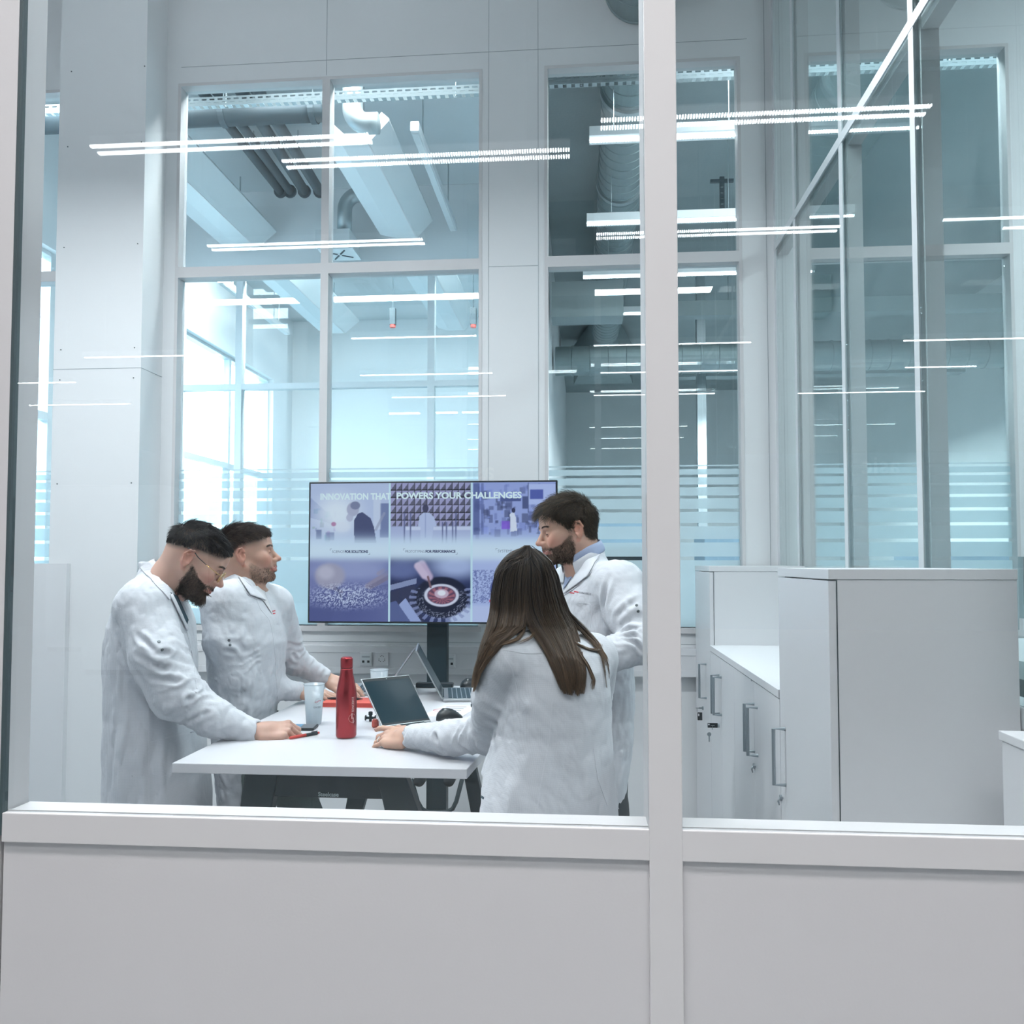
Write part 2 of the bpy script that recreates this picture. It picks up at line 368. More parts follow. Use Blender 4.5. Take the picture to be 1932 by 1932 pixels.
# white equipment cabinets in the hall behind
for (x,y,w,h,lb) in ((-6.4,-9,1.5,2.6,'tall white equipment cabinet mirrored on the pillar'),(-8.6,-12,2.2,3.0,'wider white equipment cabinet mirrored at the far left')):
    t=thing('equipment_cabinet',(x,y,0),lb,'cabinet')
    MB().box(x-w/2,x+w/2,y-.4,y+.4,.08,h).build('body',M['white'],t,bevel=.01)
    MB().box(x-w/2+.05,x-.02,y+.4,y+.42,.15,h-.05).build('door',M['panelw'],t); MB().box(x+.02,x+w/2-.05,y+.4,y+.42,.15,h-.05).build('door',M['panelw'],t)
    MB().box(x-w/2+.05,x+w/2-.05,y-.35,y+.35,0,.08).build('plinth',M['black'],t)
# --- big spiral duct piercing the rear wall
c=P(1205,-30,YB); dx,dz=c[0],c[2]-.05; r=.18
t=thing('spiral_duct',(dx,YB,dz),'large spiral ventilation duct above the dark rear window','duct')
for nm,y0,y1 in (('duct_run',3.55,YB-.001),('duct_run',YB+.081,11.5)):
    k=MB(); pts=[];rr=[]; y=y0; 
    while y<y1:
        pts+=[(dx,y,dz),(dx,y+.118,dz),(dx,y+.121,dz),(dx,y+.127,dz)]; rr+=[r,r,r+.006,r+.006]; y+=.13
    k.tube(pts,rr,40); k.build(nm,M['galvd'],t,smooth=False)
for y in (YB+.9,YB+2.3,YB+3.9): MB().tube([(dx,y,dz),(dx,y+.05,dz)],r+.02,40).build('clamp_ring',M['galv'],t)
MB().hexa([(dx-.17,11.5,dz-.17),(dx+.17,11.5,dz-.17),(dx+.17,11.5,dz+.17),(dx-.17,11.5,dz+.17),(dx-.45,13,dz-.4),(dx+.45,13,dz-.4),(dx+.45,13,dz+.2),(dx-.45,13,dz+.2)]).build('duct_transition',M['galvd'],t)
# dark hall details
for i,(u,v0,v1,lb) in enumerate(((1362,340,405,'shorter hanging slotted rail in the dark hall'),(1393,290,395,'slotted rail beside the dark rear window jamb'))):
    y=7.4; a=P(u,v0,y); b=P(u,v1,y); x=a[0]
    t=thing('slotted_rail',(x,y,b[2]),lb,'rail')
    k=MB(); z=b[2]
    while z<4.95: k.box(x-.02,x+.02,y-.01,y+.01,z,z+.035); z+=.05
    k.box(x-.02,x-.012,y-.012,y+.012,b[2],4.95).box(x+.012,x+.02,y-.012,y+.012,b[2],4.95).build('rail',M['pipe'],t)
    if i==0: MB().box(x-.1,x+.1,y-.015,y+.015,a[2]-.02,a[2]+.005).build('crossbar',M['pipe'],t)
    MB().box(x-.03,x+.03,y-.03,y+.03,b[2]-.04,b[2]).build('end_cap',M['red'],t)
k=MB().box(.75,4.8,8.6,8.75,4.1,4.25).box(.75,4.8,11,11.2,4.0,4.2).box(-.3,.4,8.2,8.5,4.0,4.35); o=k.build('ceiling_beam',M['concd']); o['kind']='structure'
t=thing('wall_duct',(.6,9.4,3.7),'horizontal duct crossing the dark hall','duct')
k=MB();pts=[];rr=[];x=-.3
while x<4.9: pts+=[(x,9.4,3.85),(x+.18,9.4,3.85),(x+.185,9.4,3.85),(x+.2,9.4,3.85)]; rr+=[.16,.16,.17,.17]; x+=.2
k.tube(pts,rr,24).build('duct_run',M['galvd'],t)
t=thing('steel_post',(1.37,9.9,0),'slim pale steel post in the dark hall','post'); MB().box(1.32,1.42,9.85,9.95,0.02,4.95).build('post',M['galv'],t); MB().box(1.25,1.49,9.78,10.02,0,.02).build('foot_plate',M['galvd'],t)
for i,(x,y,w,d,h,lb) in enumerate(((1.6,8.2,1.0,.7,1.9,'pale blue machine cabinet in the dark hall'),(.5,11,1.3,.8,2.1,'grey blue machine farther back in the dark hall'),(2.9,6.6,.9,.7,1.75,'machine beside the dark hall side wall'))):
    t=thing('machine_cabinet',(x,y,0),lb,'machine')
    MB().box(x-w/2,x+w/2,y-d/2,y+d/2,.1,h).build('body',pbr('machine_paint',(.30,.42,.52),.4),t,bevel=.01)
    MB().box(x-w*.35,x+w*.35,y-d/2-.012,y-d/2,h*.55,h*.85).build('window',M['black'],t)
    MB().box(x-w*.4,x+w*.4,y-d*.4,y+d*.4,0,.1).build('plinth',M['black'],t)
# --- room behind the left rear windows: trays, pipes, ceiling sails, ducts
def tray(y,x0,x1,z,lb):
    t=thing('cable_tray',((x0+x1)/2,y,z),lb,'cable tray'); k=MB()
    k.box(x0,x1,y-.02,y-.017,z,z+.012).box(x0,x1,y-.02,y-.017,z+.022,z+.034).box(x0,x1,y-.02,y-.017,z+.044,z+.055).box(x0,x1,y+.017,y+.02,z,z+.055)
    n=int((x1-x0)/.05)
    for i in range(n): a=x0+(i+.2)*(x1-x0)/n; k.box(a,a+.022,y-.02,y-.017,z+.012,z+.022).box(a+.025,a+.044,y-.02,y-.017,z+.034,z+.044).box(a,a+.028,y-.017,y+.017,z,z+.004)
    k.build('tray',M['galv'],t)
    for a in (x0+.3,(x0+x1)/2,x1-.3): MB().tube([(a,y,z),(a,y,4.9)],.005,6).build('hanger',M['galv'],t)
tray(4.93,-3.9,-.45,4.40,'perforated cable tray along the top of the left rear windows')
tray(4.93,-.3,4.5,4.43,'perforated cable tray along the top of the dark rear window')
for i,(u0,v0,u1,v1) in enumerate(((385,175,530,362),(412,172,548,362),(480,195,575,362),(515,205,604,362))):
    a=PZ(u0,v0,4.7); b=PZ(u1,v1,4.7); b=(b[0],min(b[1],Y2-.02),4.7)
    t=thing('service_pipe',(a[0],a[1],4.7),('leftmost','second','third','rightmost')[i]+' of four dark pipes slanting under the concrete ceiling','pipe')
    a=(a[0],4.72,4.7); MB().tube([a,b],.035 if i<2 else .042,14).build('pipe_run',M['pipe'],t,smooth=True)
    MB().tube([(b[0],b[1]-.02,b[2]),b],.055,14).build('wall_collar',M['pipe'],t)
    for s in (.35,.7):
        p=V(a)*(1-s)+V(b)*s; MB().tube([(p[0],p[1],p[2]+.03),(p[0],p[1],4.9)],.005,6).build('hanger',M['galv'],t)
a=PZ(330,220,4.55); b=PZ(606,200,4.55)
t=thing('main_pipe',((a[0]+b[0])/2,a[1],4.55),'thick dark horizontal pipe below the concrete ceiling','pipe')
MB().tube([(-3.9,a[1],4.55),(b[0],a[1],4.55)],.075,20).build('pipe_run',M['pipe'],t,smooth=True)
for x in (-2.9,-2.35,-1.75):
    MB().tube([(x-.01,a[1],4.55),(x+.03,a[1],4.55)],.085,20).build('clamp',M['pipe'],t); MB().tube([(x,a[1],4.6),(x,a[1],4.9)],.006,6).build('hanger',M['galv'],t)
def sail(xs,y0,y1,lb,z=4.35):
    """cross-section x: outer left, soffit left, soffit right, outer right"""
    x0,x1,x2,x3=xs; t=thing('ceiling_sail',((x1+x2)/2,(y0+y1)/2,z),lb,'ceiling panel')
    MB().box(x1,x2,y0,y1,z,z+.015).build('soffit',M['metalw'],t)
    for (a,za,b_,zb) in ((x0,z+.035,x1,z),(x2,z,x3,z+.14)):
        MB().hexa([(a,y0,za),(b_,y0,zb),(b_,y1,zb),(a,y1,za),(a,y0,za+.015),(b_,y0,zb+.015),(b_,y1,zb+.015),(a,y1,za+.015)]).build('side_flap',M['metalw'],t)
    for yy in (y0,y1-.012): MB().ext([(x0,yy,z+.05),(x1,yy,z+.015),(x2,yy,z+.015),(x3,yy,z+.155),(x3-.05,yy,z+.2),(x2-.02,yy,z+.06),(x1+.02,yy,z+.06),(x0+.04,yy,z+.17)],(0,.012,0)).build('end_plate',M['metalw'],t)
    MB().box(x2-.012,x2-.004,y0+.02,y1-.02,z-.004,z).build('joint_strip',M['frame'],t)
    for a in (y0+.2,y1-.2): MB().tube([((x1+x2)/2,a,z+.015),((x1+x2)/2,a,4.9)],.006,6).build('hanger',M['galv'],t)
S_A=(-3.15,-2.99,-2.83,-2.66); S_B=(-1.705,-1.572,-1.387,-1.255)
sail(S_A,5.1,7.1,'white ceiling sail behind the left rear window'); sail(S_B,5.34,6.97,'white ceiling sail behind the second rear window')
sail(S_A,7.5,9.85,'farther white sail seen below the transom, left'); sail(S_B,7.5,9.85,'farther white sail seen below the transom, right')
def strip(x,y0,y1,z,lb):
    t=thing('strip_light',(x,(y0+y1)/2,z),lb,'lamp'); MB().box(x-.03,x+.03,y0,y1,z,z+.07).build('housing',M['metalw'],t,bevel=.008); MB().box(x-.022,x+.022,y0+.03,y1-.03,z-.006,z).build('diffuser',M['ceil'],t)
    for y in (y0+.3,y1-.3): MB().tube([(x,y,z+.07),(x,y,4.9)],.006,6).build('hanger',M['galv'],t)
strip(-1.1,5.41,7.12,4.45,'slim grey strip light right of the white sail'); strip(-3.52,7.9,9.8,4.33,'slim strip light in the farther room by the facade')
t=thing('ventilation_elbow',(-1.457,5.2,4.3),'shiny elbow duct in front of the white sail','duct')
MB().tube([(-1.457,5.2,4.89),(-1.457,5.2,4.52)]+[(-1.457+.1*(1-math.cos(q)),5.2,4.50-.1*math.sin(q)) for q in np.linspace(0,1.57,8)]+[(-1.29,5.2,4.40)],.066,24).build('elbow',M['galv'],t,smooth=True)
MB().tube([(-1.457,5.2,4.66),(-1.457,5.2,4.69)],.071,24).build('seam_ring',M['galv'],t)
t=thing('drop_duct',(-2.01,6.95,4.23),'grey elbow duct dropping into the square box','duct')
MB().tube([(-2.01,6.95,4.36),(-2.01,6.95,4.6)]+[(-2.01+.13*(1-math.cos(q)),6.95,4.6+.13*math.sin(q)) for q in np.linspace(.2,1.57,8)]+[(-1.77,6.95,4.73)],.062,20).build('elbow',M['galv'],t,smooth=True)
MB().box(-2.216,-1.926,6.8,7.1,4.235,4.378).build('plenum_box',M['ceil'],t)
for i,(x,y,z,lb) in enumerate(((-2.05,6.95,4.215,'four slot diffuser plate under the square duct box'),(-2.24,8.0,4.42,'second slot diffuser plate beyond the partition'))):
    t=thing('ceiling_vent',(x,y,z),lb,'diffuser'); MB().box(x-.15,x+.15,y-.14,y+.14,z,z+.018).build('plate',M['metalw'],t)
    for a in range(4):
        q=a*math.pi/2+.6; MB().obox((x+.07*math.cos(q),y+.07*math.sin(q),z-.003),(.05*math.cos(q),.05*math.sin(q),0),(-.006*math.sin(q),.006*math.cos(q),0),(0,0,.003)).build('slot',M['pipe'],t)
    MB().tube([(x,y,z+.018),(x,y,4.9 if i else 4.235)],.05,14).build('spigot',M['galv'],t)
for i,(u,v,lb) in enumerate(((741,618,'red tipped hanging sensor left of the post'),(893,618,'red tipped hanging sensor by the panel'))):
    p=P(u,v,8.6); t=thing('hanging_sensor',p,lb,'sensor'); MB().box(p[0]-.03,p[0]+.03,p[1]-.03,p[1]+.03,p[2]+.03,p[2]+.2).build('body',M['pipe'],t); MB().tube([(p[0],p[1],p[2]),(p[0],p[1],p[2]+.03)],.03,10).build('red_tip',M['red'],t); MB().tube([(p[0],p[1],p[2]+.2),(p[0],p[1],4.9)],.006,6).build('rod',M['pipe'],t)
# room beyond right partition: desk with monitor
t=thing('workbench',(2.0,3.0,0),'dark lab bench glimpsed beyond the side glass at the right edge','bench')
MB().box(1.2,2.6,2.2,3.2,1.28,1.33).build('worktop',M['metalw'],t); MB().box(1.25,2.55,2.3,3.15,.9,1.28).build('panel',pbr('dark_teal_panel',(.06,.11,.12),.5),t)
for x in (1.25,2.5): MB().box(x,x+.05,2.3,3.15,0,.9).build('leg',M['steel'],t)
t=thing('monitor',(1.55,2.9,1.33),'small blue monitor beyond the side glass at the right edge','monitor')
MB().box(1.42,1.72,2.88,2.91,1.42,1.62).build('case',M['galv'],t); MB().box(1.44,1.70,2.875,2.88,1.44,1.60).build('screen',emis('blue_display',(.12,.28,.5),.6),t); MB().box(1.54,1.6,2.86,2.94,1.33,1.42).build('stand',M['galv'],t)
# ================================================================ DISPLAY
def sstep(x,a,b):
    t=np.clip((x-a)/(b-a),0,1); return t*t*(3-2*t)
def paint_slide(W,Hh):
    # picture coordinates follow the slide: x 50..1850, y 75..1100
    X,Y=np.meshgrid(np.linspace(50,1850,W),np.linspace(75,1100,Hh)); I=np.zeros((Hh,W,3))
    rg=np.random.default_rng(3)
    def put(mask,c,a=1.0):
        m=(mask*a)[...,None]; I[:]=I*(1-m)+np.array(c,float)*m
    def ell(cx,cy,rx,ry,s=.12): return 1-sstep(np.sqrt(((X-cx)/rx)**2+((Y-cy)/ry)**2),1-s,1+s)
    def rect(x0,x1,y0,y1,s=5): return sstep(X,x0-s,x0+s)*(1-sstep(X,x1-s,x1+s))*sstep(Y,y0-s,y0+s)*(1-sstep(Y,y1-s,y1+s))
    def poly(pts):
        m=np.zeros(X.shape,bool); n=len(pts)
        for i in range(n):
            (x0,y0),(x1,y1)=pts[i],pts[(i+1)%n]
            c=((y0>Y)!=(y1>Y))&(X<(x1-x0)*(Y-y0)/((y1-y0) or 1e-9)+x0); m^=c
        return m.astype(float)
    def line(x0,y0,x1,y1,w):
        dx,dy=x1-x0,y1-y0; t=np.clip(((X-x0)*dx+(Y-y0)*dy)/(dx*dx+dy*dy),0,1); return 1-sstep(np.hypot(X-x0-t*dx,Y-y0-t*dy),w*.6,w*1.3)
    # column 1 top: bright lab, man bending over
    put(rect(0,640,0,1200),(178,196,232)); put(poly([(50,180),(220,330),(220,380),(50,330)]),(140,158,205),.8)
    for k in range(14):
        x=rg.uniform(60,230); y=rg.uniform(200,480); put(rect(x,x+rg.uniform(8,40),y,y+rg.uniform(10,50),3),(rg.uniform(90,150),rg.uniform(110,170),rg.uniform(160,205)),.6)
    put(ell(250,300,150,130,.8),(222,238,252),.9); put(rect(570,640,225,480),(96,112,160),.8); put(rect(520,575,180,420),(200,216,240),.7); put(line(540,420,600,300,10),(150,160,190),.7)
    put(rect(95,135,420,490,4),(80,95,140),.7); put(rect(165,230,440,500,4),(90,105,150),.6); put(ell(290,400,60,40,.3),(215,228,246),.7); put(ell(225,378,18,16,.3),(160,90,140),.7)
    put(ell(368,268,46,52),(168,176,205)); put(ell(385,240,36,30),(120,130,165)); put(poly([(378,350),(405,300),(440,290),(500,335),(525,400),(545,520),(380,520)]),(66,76,118)); put(ell(345,330,26,30),(170,178,208),.8)
    # column 2 top: foam cones
    put(rect(642,1243,0,1200),(150,156,196))
    cx=((X-642)/46)%1; cy=((Y-75)/56)%1; sh=np.where(cx+cy*.9<.95,182,104)-60*(cy>.86)-55*(cx>.93); tri=rect(642,1243,0,430)
    put(tri,(0,0,0),0); m=tri[...,None]; base=np.stack([sh*.86,sh*.88,sh*1.12],-1); I[:]=I*(1-m)+base*m
    put(rect(642,1243,395,560,8),(166,180,222)); put(rect(760,1235,400,425,4),(196,210,240))
    for x in (750,795,1030,1060,1105,1128): put(line(x,300+70*(x%3),x,520,5),(88,98,145),.9)
    put(ell(905,265,22,30),(58,60,92)); put(poly([(850,400),(862,320),(890,295),(935,295),(968,330),(990,395),(965,400),(950,520),(870,520),(868,400)]),(178,194,232)); put(line(905,300,905,480,4),(140,156,205),.6)
    # column 3 top: machine hall
    put(rect(1243,1900,0,1200),(150,168,226))
    for k in range(120):
        x=rg.uniform(1250,1850); y=rg.uniform(80,470); w=rg.uniform(6,50); h=rg.uniform(8,70); c=rg.uniform(.35,1.15); put(rect(x,x+w,y,y+h,3),(128*c,146*c,208*c+10),.5)
    put(rect(1255,1300,80,460,4),(70,84,140),.7); put(rect(1310,1330,80,460,3),(96,112,170),.7); put(rect(1650,1850,90,240,4),(176,194,244)); put(rect(1665,1760,130,200,4),(84,98,176)); put(rect(1650,1655,80,300,3),(60,72,120)); put(rect(1610,1650,180,270,4),(80,92,140))
    put(rect(1450,1600,190,215,3),(80,94,150)); put(rect(1460,1520,360,420,4),(130,90,220),.8); put(poly([(1520,310),(1545,290),(1562,330),(1572,430),(1525,440)]),(214,226,248)); put(ell(1546,282,14,18),(56,60,92))
    # lower pictures
    lowm=sstep(Y,560,640)
    def low(mask,c,a=1): put(mask*lowm,c,a)
    low(rect(0,642,0,1200),(112,122,176)); low(ell(120,1080,420,120,.6),(70,80,136),.8); low(ell(380,720,330,70,.6),(156,170,214),.7); low(poly([(300,900),(640,820),(640,1110),(200,1110)]),(86,96,152),.6)
    low(ell(200,765,112,95,.2),(158,160,186)); low(ell(170,740,60,50,.5),(182,184,208)); low(line(180,840,290,880,12),(150,150,176)); low(line(250,850,285,915,7),(70,76,116)); low(line(640,735,480,840,20),(140,138,168)); low(line(640,770,500,850,16),(120,118,150)); low(line(600,720,560,745,14),(150,150,180))
    nz=rg.random((Hh,W)); nz=(nz+np.roll(nz,1,0)+np.roll(nz,1,1))/3
    low(ell(330,915,270,80,.6)*(nz>.55),(206,220,248),.85); low(ell(330,930,270,90,.6)*(nz<.38),(60,70,126),.7)
    low(rect(650,1243,0,1200),(38,48,92)); low(ell(720,720,130,60,.6),(120,136,190),.7); low(ell(760,700,110,70,.8),(96,110,164),.7); low(poly([(650,830),(840,780),(840,820),(650,870)]),(170,186,226),.7); low(ell(1130,690,190,90,.7),(176,196,240),.9)
    low(poly([(650,880),(830,830),(900,1110),(650,1110)]),(46,52,86)); low(poly([(715,975),(760,925),(880,1100),(760,1100)]),(150,168,218)); low(poly([(650,960),(690,945),(800,1100),(650,1100)]),(84,98,150)); low(ell(1190,1080,110,100,.25),(186,204,240))
    low(ell(1025,920,200,150,.06),(20,26,52)); ang=np.arctan2((Y-930)/150,(X-1025)/200); rr=np.hypot((X-1025)/215,(Y-930)/165)
    low(((np.sin(ang*24)>.1)&(rr>.86)&(rr<1.1)&(Y>850)).astype(float),(140,154,200),.75); low(ell(1025,905,128,84,.06),(206,214,236)); low(ell(1025,905,104,66,.06),(96,66,96)); 
    low((((np.sin(ang*14)>.0)&(np.hypot((X-1025)/104,(Y-905)/66)<.92)).astype(float)),(176,110,124),.8); low(ell(1025,893,52,34,.1),(196,176,200)); low(ell(1025,888,30,20,.15),(226,232,246)); low(((nz>.62)*ell(1040,960,190,120,.2)*(rr>.62)),(196,206,236),.6)
    low(line(880,680,930,770,34),(186,172,206)); low(line(850,690,900,760,28),(200,186,216)); low(line(925,770,945,845,8),(120,92,104))
    low(rect(1250,1900,0,1200),(170,188,236)); low(rect(1250,1900,720,960)*(nz>.54),(96,110,170),.8); low(rect(1250,1900,980,1110,12),(182,198,240)); low(ell(1440,860,60,90),(60,70,130)); low(ell(1385,945,14,12),(200,50,90))
    # white mist band and column rules
    b=np.exp(-((Y-570)/82)**4); put(b,(206,230,250),.97); put(sstep(Y,400,520)*(1-sstep(Y,520,560)),(196,222,248),.5)
    for x in (642,1243): put(rect(x-7,x+7,0,1200,1.5),(196,232,248))
    I[:]=I*.95+4
    return np.clip(I,0,255)
def lin(a):
    a=a/255; return np.where(a<=.04045,a/12.92,((a+.055)/1.055)**2.4)
TX0,TX1,TZ0,TZ1,TY=-1.388,-.125,1.297,2.011,4.2
tv=thing('display_stand',((TX0+TX1)/2,TY+.06,0),'large black flat display on a dark post showing a three column slide','display')
MB().box(TX0,TX1,TY,TY+.04,TZ0,TZ1).box(TX0+.2,TX1-.2,TY+.04,TY+.08,TZ0+.1,TZ1-.1).build('casing',M['black'],tv,bevel=.003)
W_,H_=400,226
img=lin(paint_slide(W_,H_)); b=.009
gx=np.linspace(TX0+b,TX1-b,W_); gzv=np.linspace(TZ1-b,TZ0+b,H_)
GX,GZ=np.meshgrid(gx,gzv); vs=np.stack([GX,np.full_like(GX,TY-.0006),GZ],-1).reshape(-1,3)
ii=np.arange(W_*H_).reshape(H_,W_); fs=np.stack([ii[1:,:-1],ii[1:,1:],ii[:-1,1:],ii[:-1,:-1]],-1).reshape(-1,4)
m,nt,out=nodes('display_picture'); at=N(nt,'Attribute'); at.attribute_name='Col'; e=N(nt,'Emission'); e.inputs[1].default_value=.92
nt.links.new(at.outputs['Color'],e.inputs[0]); gl=N(nt,'BsdfGlossy'); gl.inputs['Roughness'].default_value=.25; gl.inputs['Color'].default_value=(.03,.03,.03,1)
ad=N(nt,'AddShader'); nt.links.new(e.outputs[0],ad.inputs[0]); nt.links.new(gl.outputs[0],ad.inputs[1]); nt.links.new(ad.outputs[0],out.inputs[0]); M['pic']=m
mesh_obj('screen',vs,fs,M['pic'],tv,col=img.reshape(-1,3))
M['wtext']=emis('white_caption',(.72,.92,1.0),.85); M['dtext']=emis('dark_caption',(.10,.12,.22),.8); M['mtext']=emis('grey_caption',(.22,.26,.36),.8)
def tvp(px,py): return (TX0+b+(px-50)/1800*(TX1-TX0-2*b),TY-.0015,TZ1-b-(py-75)/1025*(TZ1-TZ0-2*b))
def tvtext(s,x0,x1,y,h,mat,bold): 
    k=(TX1-TX0)/1800; text('caption',s,h*k*1.42,tvp(x0,y),(1,0,0),(0,0,1),mat,tv,bold=bold,width=(x1-x0)*k,extr=.0003)
tvtext('INNOVATION THAT',122,640,195,44,M['wtext'],.0016); tvtext('POWERS YOUR CHALLENGES',690,1590,192,44,M['wtext'],.0016)
tvtext('SCIENCE',215,302,593,19,M['mtext'],0); tvtext('FOR SOLUTIONS',310,480,593,19,M['dtext'],.0009)
tvtext('PROTOTYPING',758,897,592,19,M['mtext'],0); tvtext('FOR PERFORMANCE',906,1122,592,19,M['dtext'],.0009); tvtext('SYSTEMS',1432,1535,590,19,M['mtext'],0)
for (x,y,sx,sy) in ((200,562,1,1),(497,607,-1,-1),(743,562,1,1),(1140,605,-1,-1),(1418,560,1,1)):
    k=MB(); 
    for (xa,xb,ya,yb) in ((x,x+14*sx,y,y+2.5*sy),(x,x+2.5*sx,y,y+14*sy)):
        p=tvp(min(xa,xb),max(ya,yb)); q=tvp(max(xa,xb),min(ya,yb)); k.box(p[0],q[0],TY-.0015,TY-.001,p[2],q[2])
    k.build('corner_mark',M['mtext'],tv)
MB().box(-.793,-.691,TY+.08,TY+.15,.08,1.5).build('post',M['steel'],tv,bevel=.004)
MB().box(-1.2,-.3,TY-.02,TY+.25,.03,.08).box(-1.2,-1.1,TY-.2,TY+.3,.03,.08).box(-.4,-.3,TY-.2,TY+.3,.03,.08).build('base',M['steel'],tv,bevel=.006)
for x in (-1.15,-.35):
    for y in (TY-.17,TY+.27): MB().tube([(x-.02,y,.025),(x+.02,y,.025)],.025,14).build('caster',M['black'],tv,smooth=True)
pts=[]
for u,v in ((776,1470),(788,1512),(796,1526),(808,1532),(842,1532),(854,1526),(861,1512),(872,1470)): pts.append(P(u,v,TY+.05))
MB().tube(pts,.011,8).build('cradle',M['steel'],tv,smooth=True)
for u in (792,848):
    q=P(u,1472,TY+.05); MB().tube([(q[0],TY+.03,q[2]),(q[0],TY+.1,q[2])],.028,18).build('cable_drum',M['black'],tv,smooth=True)
# ================================================================ TABLE
ZT_=1.05; X0,X1,Y0,Y1=-1.129,-.311,2.272,3.79
tb=thing('standing_table',(-.72,3.03,0),'standing height white topped table with black trestle legs','table')
M['tabletop']=pbr('white_table_laminate',(.68,.685,.715),.32,var=.012)
X1F=-.19
MB().hexa([(x,y,z) for z in (ZT_-.027,ZT_) for x,y in ((X0,Y0),(X1,Y0),(X1F,Y1),(X0,Y1))]).build('tabletop',M['tabletop'],tb,bevel=.002)
def leg(xt0,xt1,xb0,xb1,y0,y1):
    return MB().hexa([(xb0,y0,.02),(xb1,y0,.02),(xb1,y1,.02),(xb0,y1,.02),(xt0,y0,1.0),(xt1,y0,1.0),(xt1,y1,1.0),(xt0,y1,1.0)])
def pxx(u,v,y): return P(u,v,y)[0]
yl=2.42
def legpx(u0,u1,v0,w0,w1,v1,y,yd):
    a,b_=P(u0,v0,y),P(u1,v0,y); c,d=P(w0,v1,y),P(w1,v1,y)
    sl=lambda p,q:(lambda z:p[0]+(q[0]-p[0])*(z-p[2])/(q[2]-p[2]))
    f,g=sl(a,c),sl(b_,d); return leg(f(1.0),g(1.0),f(.02),g(.02),y,yd)
legpx(461,523,1462,452,512,1524,yl,yl+.045).build('leg',M['steel'],tb,bevel=.004)
legpx(712,768,1472,726,790,1533,yl,yl+.045).build('leg',M['steel'],tb,bevel=.004)
legpx(655,690,1505,650,682,1533,3.55,3.6).build('leg',M['steel'],tb,bevel=.004)
legpx(876,902,1470,888,916,1533,3.55,3.6).build('leg',M['steel'],tb,bevel=.004)
p0=P(519,1462,yl+.012); p1=P(718,1507,yl+.012)
MB().box(pxx(515,1480,yl+.01),pxx(722,1480,yl+.01),yl+.008,yl+.03,p1[2],1.023).build('crossbeam',M['steel'],tb,bevel=.002)
MB().box(X0+.15,X1-.15,3.56,3.58,p1[2],1.023).build('crossbeam',M['steel'],tb,bevel=.002)
MB().box(-.76,-.68,yl+.03,3.56,.95,1.022).build('spine',M['steel'],tb,bevel=.003)
q=P(600,1502,yl+.0075); text('lettering','Steelcase',.0165,q,(1,0,0),(0,0,1),pbr('pale_grey_print',(.5,.58,.6),.5),tb,bold=.0004)
# ================================================================ ITEMS ON THE TABLE
ZA=ZT_+.0005
def logo_marks(f,mr,ml,parent,s=1.0):
    """red double bar and thin ring; f maps logo plane (x,y) to a point"""
    def strip(x0,x1,y0,y1,m,nm):
        n=5; vs=[];
        for i in range(n+1):
            x=x0+(x1-x0)*i/n; vs+= [f(x,y0),f(x,y1)]
        mesh_obj(nm,vs,[(2*i,2*i+2,2*i+3,2*i+1) for i in range(n)],m,parent)
    strip(-1.0*s,.12*s,-.19*s,-.02*s,mr,'logo_bar'); strip(-.1*s,1.0*s,.12*s,.29*s,mr,'logo_bar')
    n=40; vs=[]
    for i in range(n+1):
        q=2*math.pi*i/n
        for r in (.80,.84): vs.append(f(.0+r*s*math.cos(q),.05*s+r*s*math.sin(q)))
    mesh_obj('logo_ring',vs,[(2*i,2*i+2,2*i+3,2*i+1) for i in range(n)],ml,parent)
# bottle
bp=PZ(653,1391,ZA); bx,by=bp[0],bp[1]
bt=thing('drinking_bottle',(bx,by,ZA),'shiny red metal drinking bottle standing on the white table','bottle')
M['bottle']=pbr('red_metallic_lacquer',(.33,.045,.052),.27,.8,var=.06,scale=30)
R_=.0322
pr=[(.024,0),(.0295,.002),(R_,.008),(R_,.128),(.0315,.142),(.0295,.156),(.0262,.172),(.0228,.188),(.0203,.2),(.0192,.212),(.0190,.2165)]
MB().lathe(pr,(bx,by,ZA),48).build('body',M['bottle'],bt,smooth=True)
MB().lathe([(.0182,.2165),(.0182,.2185)],(bx,by,ZA),40).build('neck_gap',M['black'],bt,smooth=True)
MB().lathe([(.0188,.2185),(.0193,.2195),(.0193,.245),(.0182,.2495),(.0150,.2522),(.008,.2530)],(bx,by,ZA),40).build('cap',M['bottle'],bt,smooth=True)
def cyl(cx,cy,z0,r,q0,axis='v',taper=0):
    def f(x,y):
        if axis=='v': x,y=-y,x
        rr=r+taper*y; q=q0+x/r; return (cx+(rr+.0004)*math.cos(q),cy+(rr+.0004)*math.sin(q),z0+y)
    return f
M['silverprint']=pbr('silver_print',(.72,.62,.6),.4,.3)
f=cyl(bx,by,ZA+.052,R_,math.radians(-36)); v,fc=text_mesh('SONCEBOZ',.0125,0,0)
v[:,0]*=.047/(v[:,0].max()); mesh_obj('lettering',[f(a[0]+.031,a[1]-.0045) for a in v],fc,M['silverprint'],bt)
f2=lambda x,y:f(x*1.0+.0115,y); logo_marks(lambda x,y:f(.0115+x*.016,y*.016),M['silverprint'],M['silverprint'],bt)
